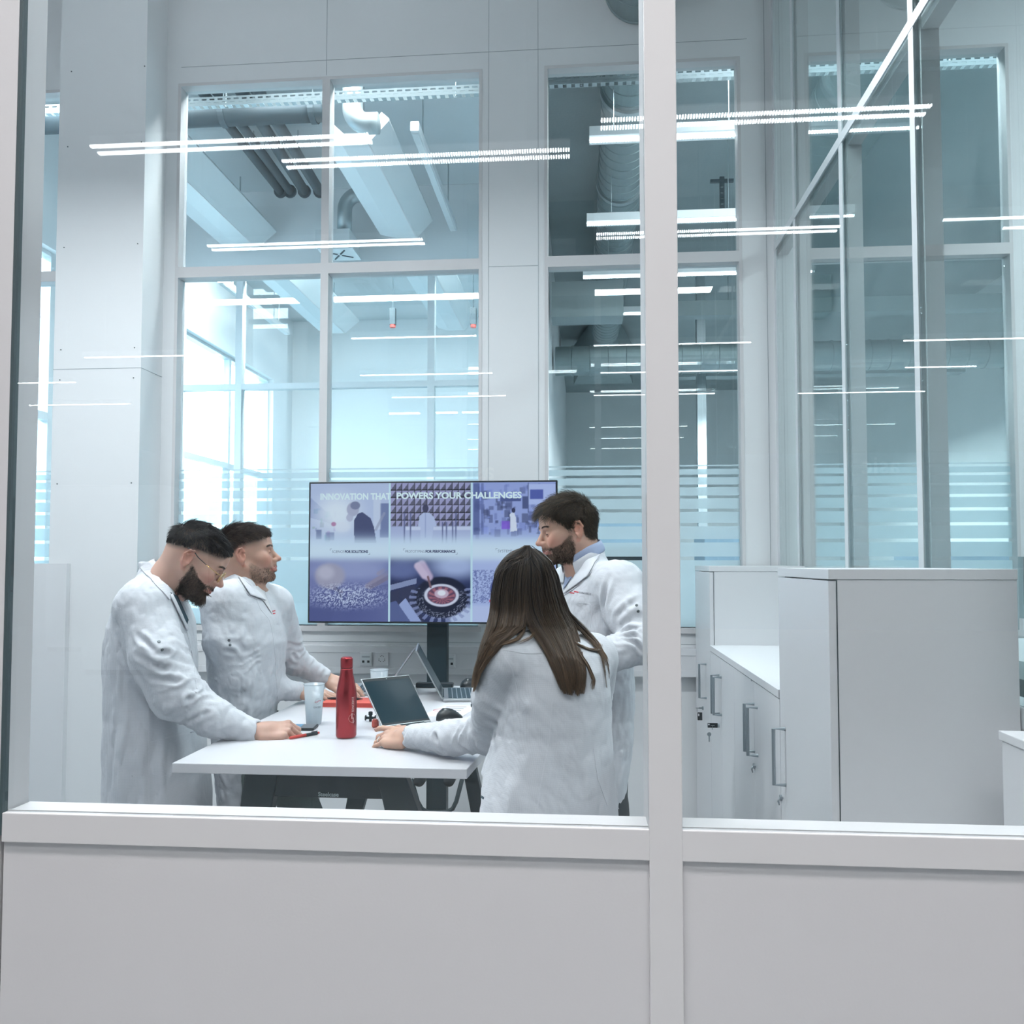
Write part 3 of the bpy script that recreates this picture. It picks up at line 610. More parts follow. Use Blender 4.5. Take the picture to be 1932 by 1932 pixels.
# frosted cups
M['cup']=glass('frosted_cup',(.93,.97,.99),.03,haze=.74,hcol=(.86,.92,.96))
def cup(p,label,h=.136,r0=.0255,r1=.0345):
    t=thing('frosted_cup',p,label,'cup')
    MB().lathe([(r0*.9,0),(r0,.003),(r1,h),(r1-.0015,h),(r0-.0015,.004),(0.001,.004)],p,40,cap0=True,cap1=True).build('cup_wall',M['cup'],t,smooth=True); 
    MB().lathe([(r1-.0012,h-.002),(r1+.0012,h-.002),(r1+.0012,h+.001),(r1-.0012,h+.001)],p,40,False,False).build('rim',M['cup'],t,smooth=True); return t
c1=PZ(592,1366,ZA); t=cup(c1,'frosted plastic cup printed with a red double bar mark, left of the red bottle')
M['greyprint']=pbr('dark_grey_print',(.09,.1,.13),.5); M['redprint']=pbr('red_print',(.55,.05,.07),.5)
rr=.0255+.009*.6
f=cyl(c1[0],c1[1],c1[2]+.068,rr,math.radians(-48),'h',.066); logo_marks(lambda x,y:f(x*.011,y*.011+.012),M['redprint'],M['greyprint'],t)
v,fc=text_mesh('SONCEBOZ',.0085,0,0); wv=v[:,0].max(); mesh_obj('lettering',[f((a[0]/wv-.5)*.030,a[1]-.010) for a in v],fc,M['greyprint'],t)
c2=PZ(715,1330,ZA); cup(c2,'frosted plastic cup half hidden behind the open dark laptop screen')
# phone and red pen
def pz(u,v,z=ZA): return V(PZ(u,v,z))
ph=MB(); a=pz(601,1370.5); b1=pz(587,1383); d=(b1-a); d[2]=0; ex=V((-d[1],d[0],0)); ex/=np.linalg.norm(ex); ex=ex if ex[0]<0 else -ex
wd=np.linalg.norm(d); L_=.145
if wd>.076: b1=a+d*(.074/wd)
def ph_pt(s,q,z): p=a+(b1-a)*q+ex*L_*s; return (p[0],p[1],z)
cen=ph_pt(.5,.5,ZA); t=thing('phone',cen,'dark smartphone lying under the hand of the man at the near corner','phone')
MB().hexa([ph_pt(0,0,ZA),ph_pt(0,1,ZA),ph_pt(1,1,ZA),ph_pt(1,0,ZA),ph_pt(0,0,ZA+.008),ph_pt(0,1,ZA+.008),ph_pt(1,1,ZA+.008),ph_pt(1,0,ZA+.008)]).build('case',M['black'],t,bevel=.002)
z1=ZA+.0083
MB().slab([ph_pt(.03,.05,z1),ph_pt(.03,.95,z1),ph_pt(.33,.95,z1),ph_pt(.33,.05,z1)],(0,0,1),.0002).build('display_edge',emis('phone_grey',(.36,.42,.48),.75),t)
MB().slab([ph_pt(.33,.05,z1),ph_pt(.33,.95,z1),ph_pt(.97,.95,z1),ph_pt(.97,.05,z1)],(0,0,1),.0002).build('display',emis('phone_blue',(.25,.52,.78),.9),t)
a_=pz(545,1392.5,ZA+.005); b_=pz(602,1382.2,ZA+.005); t=thing('ballpoint_pen',tuple(a_),'red and black ballpoint pen lying in front of the phone','pen')
def on(s): return a_+(b_-a_)*s
MB().tube([on(0),on(.06),on(.55)],[.001,.0045,.005],12).build('barrel',M['red'],t,smooth=True); MB().tube([on(.55),on(.93)],.0052,12).build('grip',M['black'],t,smooth=True)
MB().tube([on(.93),on(1)],.0035,10).build('push_button',M['red'],t,smooth=True); MB().obox(on(.84)+V((0,0,.0065)),(b_-a_)*.09,(.001,.0015,0),(0,0,.001)).build('clip',M['black'],t)
q=on(.62)+V((0,-.0054,-.002)); text('lettering','abb',.0065,q,b_-a_,(0,0,1),pbr('white_pen_print',(.8,.8,.8),.5),t)
# red notebook with a black pen
n0=pz(607,1334); n1=pz(702,1333); t0=.017
t=thing('notebook',((n0[0]+n1[0])/2,n0[1]+.08,ZA),'orange red notebook lying behind the red bottle','notebook')
MB().box(n0[0],n1[0]+.02,n0[1]+.002,n0[1]+.13,ZA+.002,ZA+t0-.002).build('pages',pbr('red_page_edges',(.62,.09,.075),.7),t)
MB().box(n0[0]-.003,n1[0]+.022,n0[1],n0[1]+.133,ZA,ZA+.002).box(n0[0]-.003,n1[0]+.022,n0[1],n0[1]+.133,ZA+t0-.002,ZA+t0).build('cover',pbr('orange_red_cover',(.72,.12,.085),.5),t,bevel=.0005)
zz=ZA+t0+.005; a_=pz(616,1317.5,zz); b_=pz(685,1318.5,zz); t=thing('black_pen',tuple(a_-V((0,0,.005))),'black pen lying on the orange red notebook','pen')
MB().tube([on(0),on(.03),on(.1),on(.12),on(.85)],[.003,.0035,.0035,.005,.005],12).build('barrel',M['black'],t,smooth=True); MB().tube([on(.85),on(.98),on(1)],[.0048,.0012,.0008],12).build('tip',M['steel'],t,smooth=True)
# laptops
M['key']=pbr('dark_keys',(.03,.06,.08),.5)
def laptop(hn,hf,base_dir,depth,lid_vec,label,front_is_screen=True,th=.012,lt=.006,screen=M['black'],lip=None,keys=True):
    """hn, hf: near and far hinge corners on the desk; base_dir: unit direction from hinge towards the user; lid_vec: hinge -> lid top"""
    hn,hf,bd,lv=map(V,(hn,hf,base_dir,lid_vec)); ax=hf-hn; c=(hn+hf)/2+bd*depth*.5
    t=thing('laptop',(c[0],c[1],ZA),label,'laptop')
    z0=ZA+.001
    k=MB().hexa([(*(hn)[:2],z0),(*(hn+bd*depth)[:2],z0),(*(hf+bd*depth)[:2],z0),(*hf[:2],z0),(*hn[:2],z0+th),(*(hn+bd*depth)[:2],z0+th*.8),(*(hf+bd*depth)[:2],z0+th*.8),(*hf[:2],z0+th)])
    k.build('base',M['alu'],t,bevel=.002)
    up=V((0,0,1)); top=z0+th
    if keys:
        k=MB()
        for r in range(6):
            for q in range(14):
                s0=.06+.88*q/14; s1=s0+.88/14*.82; d0=depth*(.10+.52*r/6); d1=d0+depth*.52/6*.8
                pts=[hn+ax*s0+bd*d0,hn+ax*s0+bd*d1,hn+ax*s1+bd*d1,hn+ax*s1+bd*d0]; zz=top-.0024*d0/depth
                k.hexa([(p[0],p[1],zz-.001) for p in pts]+[(p[0],p[1],zz+.0016) for p in pts])
        k.build('keyboard',M['key'],t)
        pts=[hn+ax*.33+bd*depth*.68,hn+ax*.33+bd*depth*.95,hn+ax*.67+bd*depth*.95,hn+ax*.67+bd*depth*.68]
        MB().hexa([(p[0],p[1],top-.004) for p in pts]+[(p[0],p[1],top-.0014) for p in pts]).build('touchpad',M['handle'],t)
    nrm=np.cross(ax,lv); nrm/=np.linalg.norm(nrm)
    if np.dot(nrm,bd)<0: nrm=-nrm
    b0=V((hn[0],hn[1],top)); b1=V((hf[0],hf[1],top)); q=[b0,b1,b1+lv,b0+lv]
    MB().slab(q,-nrm,lt).build('lid',M['alu'],t,bevel=.0012)
    ins=lambda s,r:b0+ax*s+lv*r
    MB().slab([ins(.012,.03),ins(.988,.03),ins(.988,.985),ins(.012,.985)],nrm,.0006).build('bezel',M['black'],t)
    MB().slab([ins(.03,.07),ins(.97,.07),ins(.97,.93),ins(.03,.93)],nrm,.0010).build('screen',screen,t)
    p=ins(.5,.958)+nrm*.0008; MB().tube([p,p+nrm*.0006],.002,10).build('webcam',M['handle'],t)
    MB().tube([b0+ax*.15+V((0,0,-.002)),b0+ax*.85+V((0,0,-.002))],.005,10).build('hinge',M['steel'],t)
    return t
# woman's dark laptop
BL=V(PZ(722,1380,ZA)); BR=V(PZ(813,1368,ZA)); TL=V(P(681,1281,BL[1]+.05)); 
ax=BR-BL; ax[2]=0; bd=V((ax[1],-ax[0],0)); bd/=np.linalg.norm(bd)
scr=pbr('dark_glossy_screen',(.012,.035,.05),.12,var=.2,scale=2)
t=laptop(BL,BR,bd,.13,TL-V((BL[0],BL[1],ZA+.013)),'slim silver laptop with a dark blank screen under the hand of the seated-height woman',screen=scr)
t['label']='slim laptop with a big dark blank screen facing out, by the long haired person\'s hand'
# two back to back laptops
HN=V(PZ(722,1313,ZA)); HF=HN+V((-.034,.30,0)); TN=V(P(775,1231,HN[1]+.0)); 
laptop(HN,HF,(-.99,-.11,0),.2,TN-V((HN[0],HN[1],ZA+.013)),'silver laptop leaning away, its lid back to the other silver laptop behind the red bottle',screen=pbr('dim_screen',(.10,.13,.15),.15))
HN=V(PZ(836,1325,ZA)); HF=HN+V((-.052,.305,0)); TN=V(P(786,1227,HN[1]+.0))
laptop(HN,HF,(.98,.17,0),.215,TN-V((HN[0],HN[1],ZA+.013)),'open silver laptop with dark keys facing the bearded man at the right',screen=pbr('dim_screen',(.05,.08,.10),.2))
k=MB(); 
for i,(u,w) in enumerate(((848,4),(858,6),(868,7),(879,5))):
    pass
# sheet of paper with a red oval
a0,a1,a2,a3=pz(795,1352),pz(872,1352),pz(905,1331),pz(838,1331)
t=thing('paper_sheet',tuple((a0+a2)/2),'white printed sheet with a red oval under the mouse','paper')
MB().slab([a0,a1,a2,a3],(0,0,1),.0004).build('sheet',pbr('white_paper',(.82,.83,.86),.7,var=.01),t)
cc=pz(832,1340,ZA+.0008); k=MB(); vs=[];n=36
for i in range(n):
    q=2*math.pi*i/n
    for r in (1,.72): vs.append(pz(832+15*math.cos(q)*r**.4,1340+2.6*math.sin(q)*r,ZA+.0008))
mesh_obj('printed_oval',vs,[(2*i,(2*i+2)%(2*n),(2*i+3)%(2*n),2*i+1) for i in range(n)],M['redprint'],t)
k=MB()
for i in range(5): k.slab([pz(842-i*3,1333.5+i*3.2,ZA+.0006),pz(880-i*5,1333.5+i*3.2,ZA+.0006),pz(880-i*5,1334.2+i*3.2,ZA+.0006),pz(842-i*3,1334.2+i*3.2,ZA+.0006)],(0,0,1),.0002)
k.build('printed_lines',M['greyprint'],t)
# computer mouse (sculpted hump)
def mouse(c,ang,L,label):
    nx,ny=16,10; vs=[]
    ca_,sa_=math.cos(ang),math.sin(ang)
    for i in range(nx+1):
        s=i/nx; x=(s-.5)*L; w=.5*.62*L*math.sqrt(max(1-(2*s-1)**4,0))*(.9+.15*s); h=.042*math.sin(math.pi*min(.97,.06+s**.75*.9))**.8
        for j in range(ny+1):
            q=math.pi*j/ny; yy=w*math.cos(q); zz=h*math.sin(q)**.7
            vs.append((c[0]+x*ca_-yy*sa_,c[1]+x*sa_+yy*ca_,ZA+zz))
    m_=ny+1; fs=[(i*m_+j,(i+1)*m_+j,(i+1)*m_+j+1,i*m_+j+1) for i in range(nx) for j in range(ny)]+[tuple(i*m_ for i in range(nx+1))+tuple(i*m_+ny for i in range(nx,-1,-1))]
    t=thing('computer_mouse',(c[0],c[1],ZA),label,'mouse'); mesh_obj('shell',vs,fs,M['black'],t,smooth=True)
    p=V((c[0]-.22*L*ca_,c[1]-.22*L*sa_,ZA+.036)); MB().tube([p-V((-sa_*.004,ca_*.004,0)),p+V((-sa_*.004,ca_*.004,0))],.006,14).build('scroll_wheel',M['steel'],t,smooth=True)
    return t
c=pz(848,1358); mouse((c[0],c[1]),math.radians(28),.098,'black computer mouse next to the white sheet, nosing under a coat sleeve')
c=pz(890,1297); mouse((c[0],c[1]),math.radians(35),.11,'second black mouse behind the right silver laptop, near the post')
# small fittings
c=pz(699,1361); t=thing('pipe_fitting',tuple(c),'small dark tee shaped fitting standing beside the dark screen','fitting')
MB().tube([c+V((-.016,0,.012)),c+V((.016,0,.012))],.0045,12).build('cross_tube',M['steel'],t,smooth=True); MB().tube([c+V((0,0,0)),c+V((0,0,.034))],[.005,.0055],12).build('stem',M['steel'],t,smooth=True)
for s in (-1,1): MB().tube([c+V((s*.0155,0,.012)),c+V((s*.0185,0,.012))],.0095,14).build('flange',M['black'],t,smooth=True)
MB().tube([c+V((0,0,.022)),c+V((0,0,.033))],.0075,8).build('nut',M['steel'],t)
c=pz(708,1372); t=thing('orange_cap',tuple(c),'small orange red plastic cap beside the dark screen edge','cap')
MB().lathe([(.010,0),(.0125,.004),(.012,.016),(.0125,.018),(.008,.027),(.0055,.028)],c,8).build('cap_body',pbr('orange_red_plastic',(.62,.12,.09),.4),t,smooth=False)
a_=pz(786,1296); b_=pz(857,1296); t=thing('conference_bar',((a_[0]+b_[0])/2,3.74,ZA),'slim black bar at the foot of the display post','device')
MB().box(a_[0],b_[0],3.71,3.75,ZA,ZA+.022).build('bar_body',M['black'],t,bevel=.006); MB().box(a_[0]+.01,b_[0]-.01,3.7085,3.71,ZA+.005,ZA+.017).build('grille',M['steel'],t)
# ================================================================ SOCKETS ON THE TRUNKING
yt=YB-.059
def socket_net(u,v,lb):
    p=P(u,v,yt); t=thing('data_socket',(p[0],yt,p[2]-.03),lb,'socket'); x,z=p[0],p[2]
    MB().box(x-.032,x+.032,yt-.006,yt,z-.036,z+.036).build('plate',M['white'],t,bevel=.002); MB().box(x-.027,x+.027,yt-.009,yt-.006,z-.028,z+.026).build('insert',M['metalw'],t,bevel=.001)
    for s in (-1,1): MB().box(x+s*.014-.0065,x+s*.014+.0065,yt-.0095,yt-.009,z-.020,z-.008).build('port',M['black'],t)
    MB().box(x-.022,x+.022,yt-.0095,yt-.009,z+.008,z+.016).build('label_strip',M['seam'],t)
def socket_power(u,v,lb):
    p=P(u,v,yt); t=thing('power_socket',(p[0],yt,p[2]-.03),lb,'socket'); x,z=p[0],p[2]
    MB().box(x-.036,x+.036,yt-.006,yt,z-.036,z+.036).build('plate',M['white'],t,bevel=.002)
    for s in range(3):
        q=math.pi/2+s*2*math.pi/3; cx,cz=x+.014*math.cos(q),z+.014*math.sin(q); k=MB()
        for dx,dz in ((-.0075,0),(.0075,0),(0,.004)): 
            rx=dx*math.cos(q-math.pi/2)-dz*math.sin(q-math.pi/2); rz=dx*math.sin(q-math.pi/2)+dz*math.cos(q-math.pi/2); k.tube([(cx+rx,yt-.0065,cz+rz),(cx+rx,yt-.006,cz+rz)],.0024,8)
        k.build('pin_holes',M['black'],t)
socket_net(691,1243,'double data socket left of the round power socket'); socket_power(721,1243,'triple power socket on the wall trunking'); socket_net(848,1247,'data socket right of the display post')
# ================================================================ CABINETS
XC=.59
def handle(y,z0,z1,parent):
    MB().tube([(XC,y,z1),(XC-.034,y,z1),(XC-.034,y,z0),(XC,y,z0)],.0055,10).build('handle',M['handle'],parent,smooth=False)
def tall_cab(y0,y1,lb):
    t=thing('tall_cabinet',((XC+XR)/2,(y0+y1)/2,0),lb,'cabinet')
    MB().box(XC+.02,XR-.005,y0+.002,y1-.002,.08,1.56).build('carcass',M['white'],t,bevel=.001); MB().box(XC-.001,XR-.004,y0,y1,1.56,1.585).build('top_board',M['white'],t,bevel=.001)
    MB().box(XC,XC+.0185,y0+.004,y1-.003,.09,1.557).build('door',M['white'],t,bevel=.001); MB().box(XC+.03,XR-.01,y0+.01,y1-.01,0,.08).build('plinth',M['black'],t)
    MB().box(XC+.0186,XC+.0199,y0+.001,y1-.003,.09,1.557).build('door_gap',M['gasket'],t)
    return t
Yn0,Yn1=2.105,2.64; Yf0,Yf1=4.04,4.56
near=tall_cab(Yn0,Yn1,'tall white cabinet nearest the glass, its broad side facing out'); far=tall_cab(Yf0,Yf1,'tall white cabinet at the far end of the worktop by the rear wall')
t=thing('low_cabinet',((XC+XR)/2,(Yn1+Yf0)/2,0),'low white cupboard with steel bar handles between two tall cabinets','cabinet')
ymid=PX(1386,1400,XC)[1]
MB().box(XC+.02,XR-.005,Yn1,Yf0,.08,1.19).build('carcass',M['white'],t); MB().box(XC+.03,XR-.01,Yn1,Yf0,0,.08).build('plinth',M['black'],t)
dv=[Yn1+.002,(Yn1+ymid)/2,ymid,(ymid+Yf0)/2,Yf0-.002]
for a,b_ in zip(dv[:-1],dv[1:]): MB().box(XC,XC+.0185,a+.001,b_-.001,.09,1.188).build('door',M['white'],t,bevel=.0008)
wt=MB().box(XC-.004,XR-.004,Yn1+.001,Yf0-.001,1.192,1.217).build('worktop',M['white'],None,bevel=.001); tag(wt,'white worktop lying on the low cupboard between the tall cabinets','worktop')
def hpx(u,v0,v1,parent):
    p=PX(u,v0,XC-.034); q=PX(u,v1,XC-.034); handle(p[1],q[2],p[2],parent)
hpx(1319,1253,1316,far); hpx(1342,1274,1345,t); hpx(1346,1278,1348,t); hpx(1404,1328,1416,t); hpx(1410,1335,1424,t); hpx(1459,1375,1479,near)
def lock(u,v,par):
    p=PX(u,v,XC); MB().tube([(XC-.006,p[1],p[2]),(XC,p[1],p[2])],.009,14).build('lock',M['handle'],par); return p
M['fob']=pbr('black_key_fob',(.01,.016,.02),.4)
def keyset(u,v,par,lb,fob,key2):
    p=PX(u,v,XC-.006); t=thing('key_set',p,lb,'keys'); x,y,z=p
    MB().box(x-.022,x,y-.001,y+.001,z-.004,z+.004).lathe([(0.001,-.001),(.009,-.001),(.009,.001),(.001,.001)],(x-.028,y,z),12).build('key',M['handle'],t)
    n=14; pts=[(x-.03,y+.008*math.cos(2*math.pi*i/n),z-.008+.010*math.sin(2*math.pi*i/n)) for i in range(n+1)]; MB().tube(pts,.0008,5,False).build('key_ring',M['handle'],t)
    if fob:
        fu0,fu1,fv0,fv1=fob; q0=P(fu0,fv0,y); q1=P(fu1,fv1,y); MB().box(q0[0],q1[0],y-.003,y+.003,q1[2],q0[2]).build('fob',M['fob'],t,bevel=.001)
        h_=q0[2]-q1[2]; MB().box(q0[0]+.002,q0[0]+.002+min(h_,q1[0]-q0[0])*.3,y-.0034,y-.003,q0[2]-h_*.45,q0[2]-h_*.15).build('fob_slot',M['white'],t)
    if key2:
        q=P(*key2,y); MB().tube([(q[0],y-.001,q[2]+.006),(q[0],y+.001,q[2]+.006)],.009,12).box(q[0]-.0028,q[0]+.0028,y-.001,y+.001,q[2]-.026,q[2]).build('spare_key',M['handle'],t)
    return t
lock(1327,1336,far); lock(1357,1369,t); keyset(1327,1336,far,'key with a black fob hanging below, on the far tall cabinet',(1316,1325,1344,1359),None); keyset(1357,1369,t,'key with a sideways black fob and a spare key on the low cupboard',(1335,1354,1364,1373),(1338,1388))
for (u,v,lb) in ((1424,1450,'small bare key below the middle pair of handles'),(1475,1510,'small bare key under the nearest bar handle')):
    lock(u,v-5,t if u<1450 else near); p=PX(u,v,XC-.008); kk=thing('cupboard_key',p,lb,'keys'); MB().box(p[0]-.006,p[0]+.004,p[1]-.003,p[1]+.003,p[2]+.004,p[2]+.010).build('shaft',M['handle'],kk); MB().tube([(p[0]-.007,p[1],p[2]+.007),(p[0]-.010,p[1],p[2]-.003),(p[0]-.007,p[1],p[2]-.014)],[.0022,.003,.0018],8).build('bow',M['handle'],kk,smooth=True)
p=PX(1417,1281,XC-.002); MB().box(XC-.0015,XC,p[1]-.008,p[1]+.008,p[2]-.008,p[2]+.008).build('badge',M['seam'],t)
# little white pedestal at the right edge
p=P(1898,1400,1.93); t=thing('pedestal',(p[0]+.08,1.85,0),'low white pedestal cut off by the right picture edge','pedestal')
MB().box(p[0],XR-.004,1.72,1.95,0.03,p[2]).build('body',M['white'],t,bevel=.003); MB().box(p[0]-.004,XR-.003,1.715,1.955,p[2],p[2]+.02).build('top_board',M['white'],t,bevel=.002); MB().box(p[0]+.02,XR-.02,1.74,1.93,0,.03).build('plinth',M['black'],t)
# ================================================================ SCULPTING KERNEL (implicit surfaces -> quad mesh)
class Sdf:
    def __init__(s): s.p=[]
    def _add(s,f,c,r,k,op): s.p.append((f,V(c),r,k,op)); return s
    def cone(s,a,b,ra,rb,k=.01,op=0):
        a,b=V(a),V(b); ab=b-a; L2=max(np.dot(ab,ab),1e-9)
        def f(p):
            q=p-a; t=np.clip(q@ab/L2,0,1); return np.sqrt(((q-t[:,None]*ab)**2).sum(1))-(ra+(rb-ra)*t)
        return s._add(f,(a+b)/2,math.sqrt(L2)/2+max(ra,rb),k,op)
    def chain(s,pts,rs,k=.01,op=0):
        for i in range(len(pts)-1): s.cone(pts[i],pts[i+1],rs[i],rs[i+1],k,op)
        return s
    def ell(s,c,r,R=np.eye(3),k=.01,op=0):
        c,r,R=V(c),V(r),np.asarray(R)
        def f(p):
            q=(p-c)@R; a=np.sqrt(((q/r)**2).sum(1))+1e-9; b=np.sqrt(((q/r**2)**2).sum(1))+1e-9; return a*(a-1)/b
        return s._add(f,c,r.max(),k,op)
    def box(s,c,h,R=np.eye(3),rd=.01,k=.01,op=0):
        c,h,R=V(c),V(h),np.asarray(R)
        def f(p):
            q=np.abs((p-c)@R)-(h-rd); return np.sqrt((np.maximum(q,0)**2).sum(1))+np.minimum(q.max(1),0)-rd
        return s._add(f,c,np.linalg.norm(h),k,op)
    def loft(s,secs,ang=0,k=.02,op=0,pw=2.3):
        """secs: rows z,cx,cy,a,b (a along heading ang, b across)"""
        S=np.array(sorted(secs)); z=S[:,0]; ca_,sa_=math.cos(ang),math.sin(ang)
        def f(p):
            zz=np.clip(p[:,2],z[0],z[-1]); cx=np.interp(zz,z,S[:,1]); cy=np.interp(zz,z,S[:,2]); a=np.interp(zz,z,S[:,3]); b=np.interp(zz,z,S[:,4])
            dx,dy=p[:,0]-cx,p[:,1]-cy; u=(dx*ca_+dy*sa_)/a; v=(-dx*sa_+dy*ca_)/b
            d=((np.abs(u)**pw+np.abs(v)**pw)**(1/pw)-1)*np.minimum(a,b)
            dz=np.maximum(z[0]-p[:,2],p[:,2]-z[-1]); return np.where(dz>0,np.sqrt(np.maximum(d,0)**2+dz**2),np.maximum(d,dz))
        c=(S[0,1:3]+S[-1,1:3])/2; return s._add(f,(c[0],c[1],(z[0]+z[-1])/2),max((z[-1]-z[0])/2,S[:,3:].max())*1.4+.1,k,op)
    def eval(s,p,idx=None):
        d=np.full(len(p),9.0)
        for i in (range(len(s.p)) if idx is None else idx):
            f,c,r,k,op=s.p[i]; q=f(p)
            if op==0:
                h=np.maximum(k-np.abs(d-q),0)/k; d=np.minimum(d,q)-h*h*k*.25
            else:
                h=np.maximum(k-np.abs(d+q),0)/k; d=np.maximum(d,-q)+h*h*k*.25
        return d
    def near(s,c,rad):
        return [i for i,(f,cc,r,k,op) in enumerate(s.p) if np.linalg.norm(c-cc)<rad+r+k+.004]
def surf(S,lo,hi,h,disp=None,smooth=1):
    B=12; lo,hi=V(lo),V(hi); nb=np.ceil((hi-lo)/(h*B)).astype(int); n=nb*B
    D=np.empty(n,dtype=np.float32); half=h*B*.5*math.sqrt(3)
    g=np.stack(np.meshgrid(*[(np.arange(m)+.5)*B for m in nb],indexing='ij'),-1).reshape(-1,3)*h+lo
    dc=S.eval(g); off=np.stack(np.meshgrid(*[np.arange(B)]*3,indexing='ij'),-1).reshape(-1,3)*h
    for j,(c,d) in enumerate(zip(g,dc)):
        i=np.array(np.unravel_index(j,nb))*B; sl=tuple(slice(a,a+B) for a in i)
        if abs(d)>half*1.6+.03: D[sl]=1 if d>0 else -1; continue
        p=i*h+lo+off; idx=S.near(c,half)
        if not idx: D[sl]=1; continue
        v=S.eval(p,idx)
        if disp is not None: v=v+disp(p)
        D[sl]=v.reshape(B,B,B)
    I=D<0; C=np.zeros(n-1,np.uint8)
    sl=[(slice(0,-1),slice(1,None))[b] for b in (0,1)]
    cor=[(a,b,c) for a in (0,1) for b in (0,1) for c in (0,1)]
    for a,b,c in cor: C+=I[sl[a],sl[b],sl[c]]
    act=np.argwhere((C>0)&(C<8)); vals=np.stack([D[act[:,0]+a,act[:,1]+b,act[:,2]+c] for a,b,c in cor],1)
    P_=np.zeros((len(act),3)); cnt=np.zeros(len(act)); cp=np.array(cor,float)
    for e0 in range(8):
        for ax in (4,2,1):
            if e0&ax: continue
            e1=e0|ax; a,b=vals[:,e0],vals[:,e1]; m=(a<0)!=(b<0); t=np.where(m,a/(a-b+1e-12),0)
            P_+=np.where(m[:,None],cp[e0]+(cp[e1]-cp[e0])*t[:,None],0); cnt+=m
    P_=P_/cnt[:,None]+act; ID=np.full(n-1,-1,np.int32); ID[tuple(act.T)]=np.arange(len(act))
    Q=[]
    for ax in range(3):
        s0=[slice(1,-1)]*3; s1=[slice(1,-1)]*3; s0[ax]=slice(0,-1); s1[ax]=slice(1,None)
        A,Bb=I[tuple(s0)],I[tuple(s1)]; e=np.argwhere(A!=Bb); fl=A[tuple(e.T)]
        e[:,[i for i in range(3) if i!=ax]]+=1
        b,c=[(1,2),(2,0),(0,1)][ax]; o=[]
        for db,dc_ in ((-1,-1),(0,-1),(0,0),(-1,0)):
            q=e.copy(); q[:,b]+=db; q[:,c]+=dc_; ok=(q<np.array(n)-1).all(1)&(q>=0).all(1); q=np.clip(q,0,np.array(n)-2); o.append(np.where(ok,ID[tuple(q.T)],-1))
        o=np.stack(o,1); o=np.where(fl[:,None],o,o[:,::-1]); Q.append(o[(o>=0).all(1)])
    Q=np.concatenate(Q); X=P_*h+lo
    for _ in range(smooth):
        acc=np.zeros_like(X); w=np.zeros(len(X))
        for k in range(4):
            a,b=Q[:,k],Q[:,(k+1)%4]
            for j in range(3): acc[:,j]+=np.bincount(a,X[b,j],len(X))+np.bincount(b,X[a,j],len(X))
            w+=np.bincount(a,minlength=len(X))+np.bincount(b,minlength=len(X))
        X=X*.5+.5*acc/np.maximum(w,1)[:,None]
    return X,Q
def normals(X,Q):
    fn=np.cross(X[Q[:,2]]-X[Q[:,0]],X[Q[:,3]]-X[Q[:,1]]); N_=np.zeros_like(X)
    for k in range(4):
        for j in range(3): N_[:,j]+=np.bincount(Q[:,k],fn[:,j],len(X))
    return N_/(np.linalg.norm(N_,axis=1)[:,None]+1e-12)
def bvh(X,Q): return BVHTree.FromPolygons([tuple(p) for p in X],[tuple(map(int,q)) for q in Q])
def wob(p,f,seed=0):
    """cheap smooth noise in about -1..1"""
    r=np.random.default_rng(seed); o=np.zeros(len(p))
    for i in range(5):
        d=r.normal(size=3); d/=np.linalg.norm(d); o+=np.sin(p@d*f*(1+.35*i)+r.uniform(0,6.3)+1.3*np.sin(p@np.roll(d,1)*f*.6))
    return o/5*1.4
def rotm(yaw=0,pitch=0,roll=0):
    """heading yaw (0 = +x, ccw), pitch>0 looks down, roll>0 tips the crown to the figure's right"""
    cy_,sy=math.cos(yaw),math.sin(yaw); c,s=math.cos(pitch),math.sin(pitch); cr,sr=math.cos(roll),math.sin(roll)
    Z=np.array([[cy_,-sy,0],[sy,cy_,0],[0,0,1]]); Y=np.array([[c,0,s],[0,1,0],[-s,0,c]]); X=np.array([[1,0,0],[0,cr,-sr],[0,sr,cr]])
    return Z@Y@X
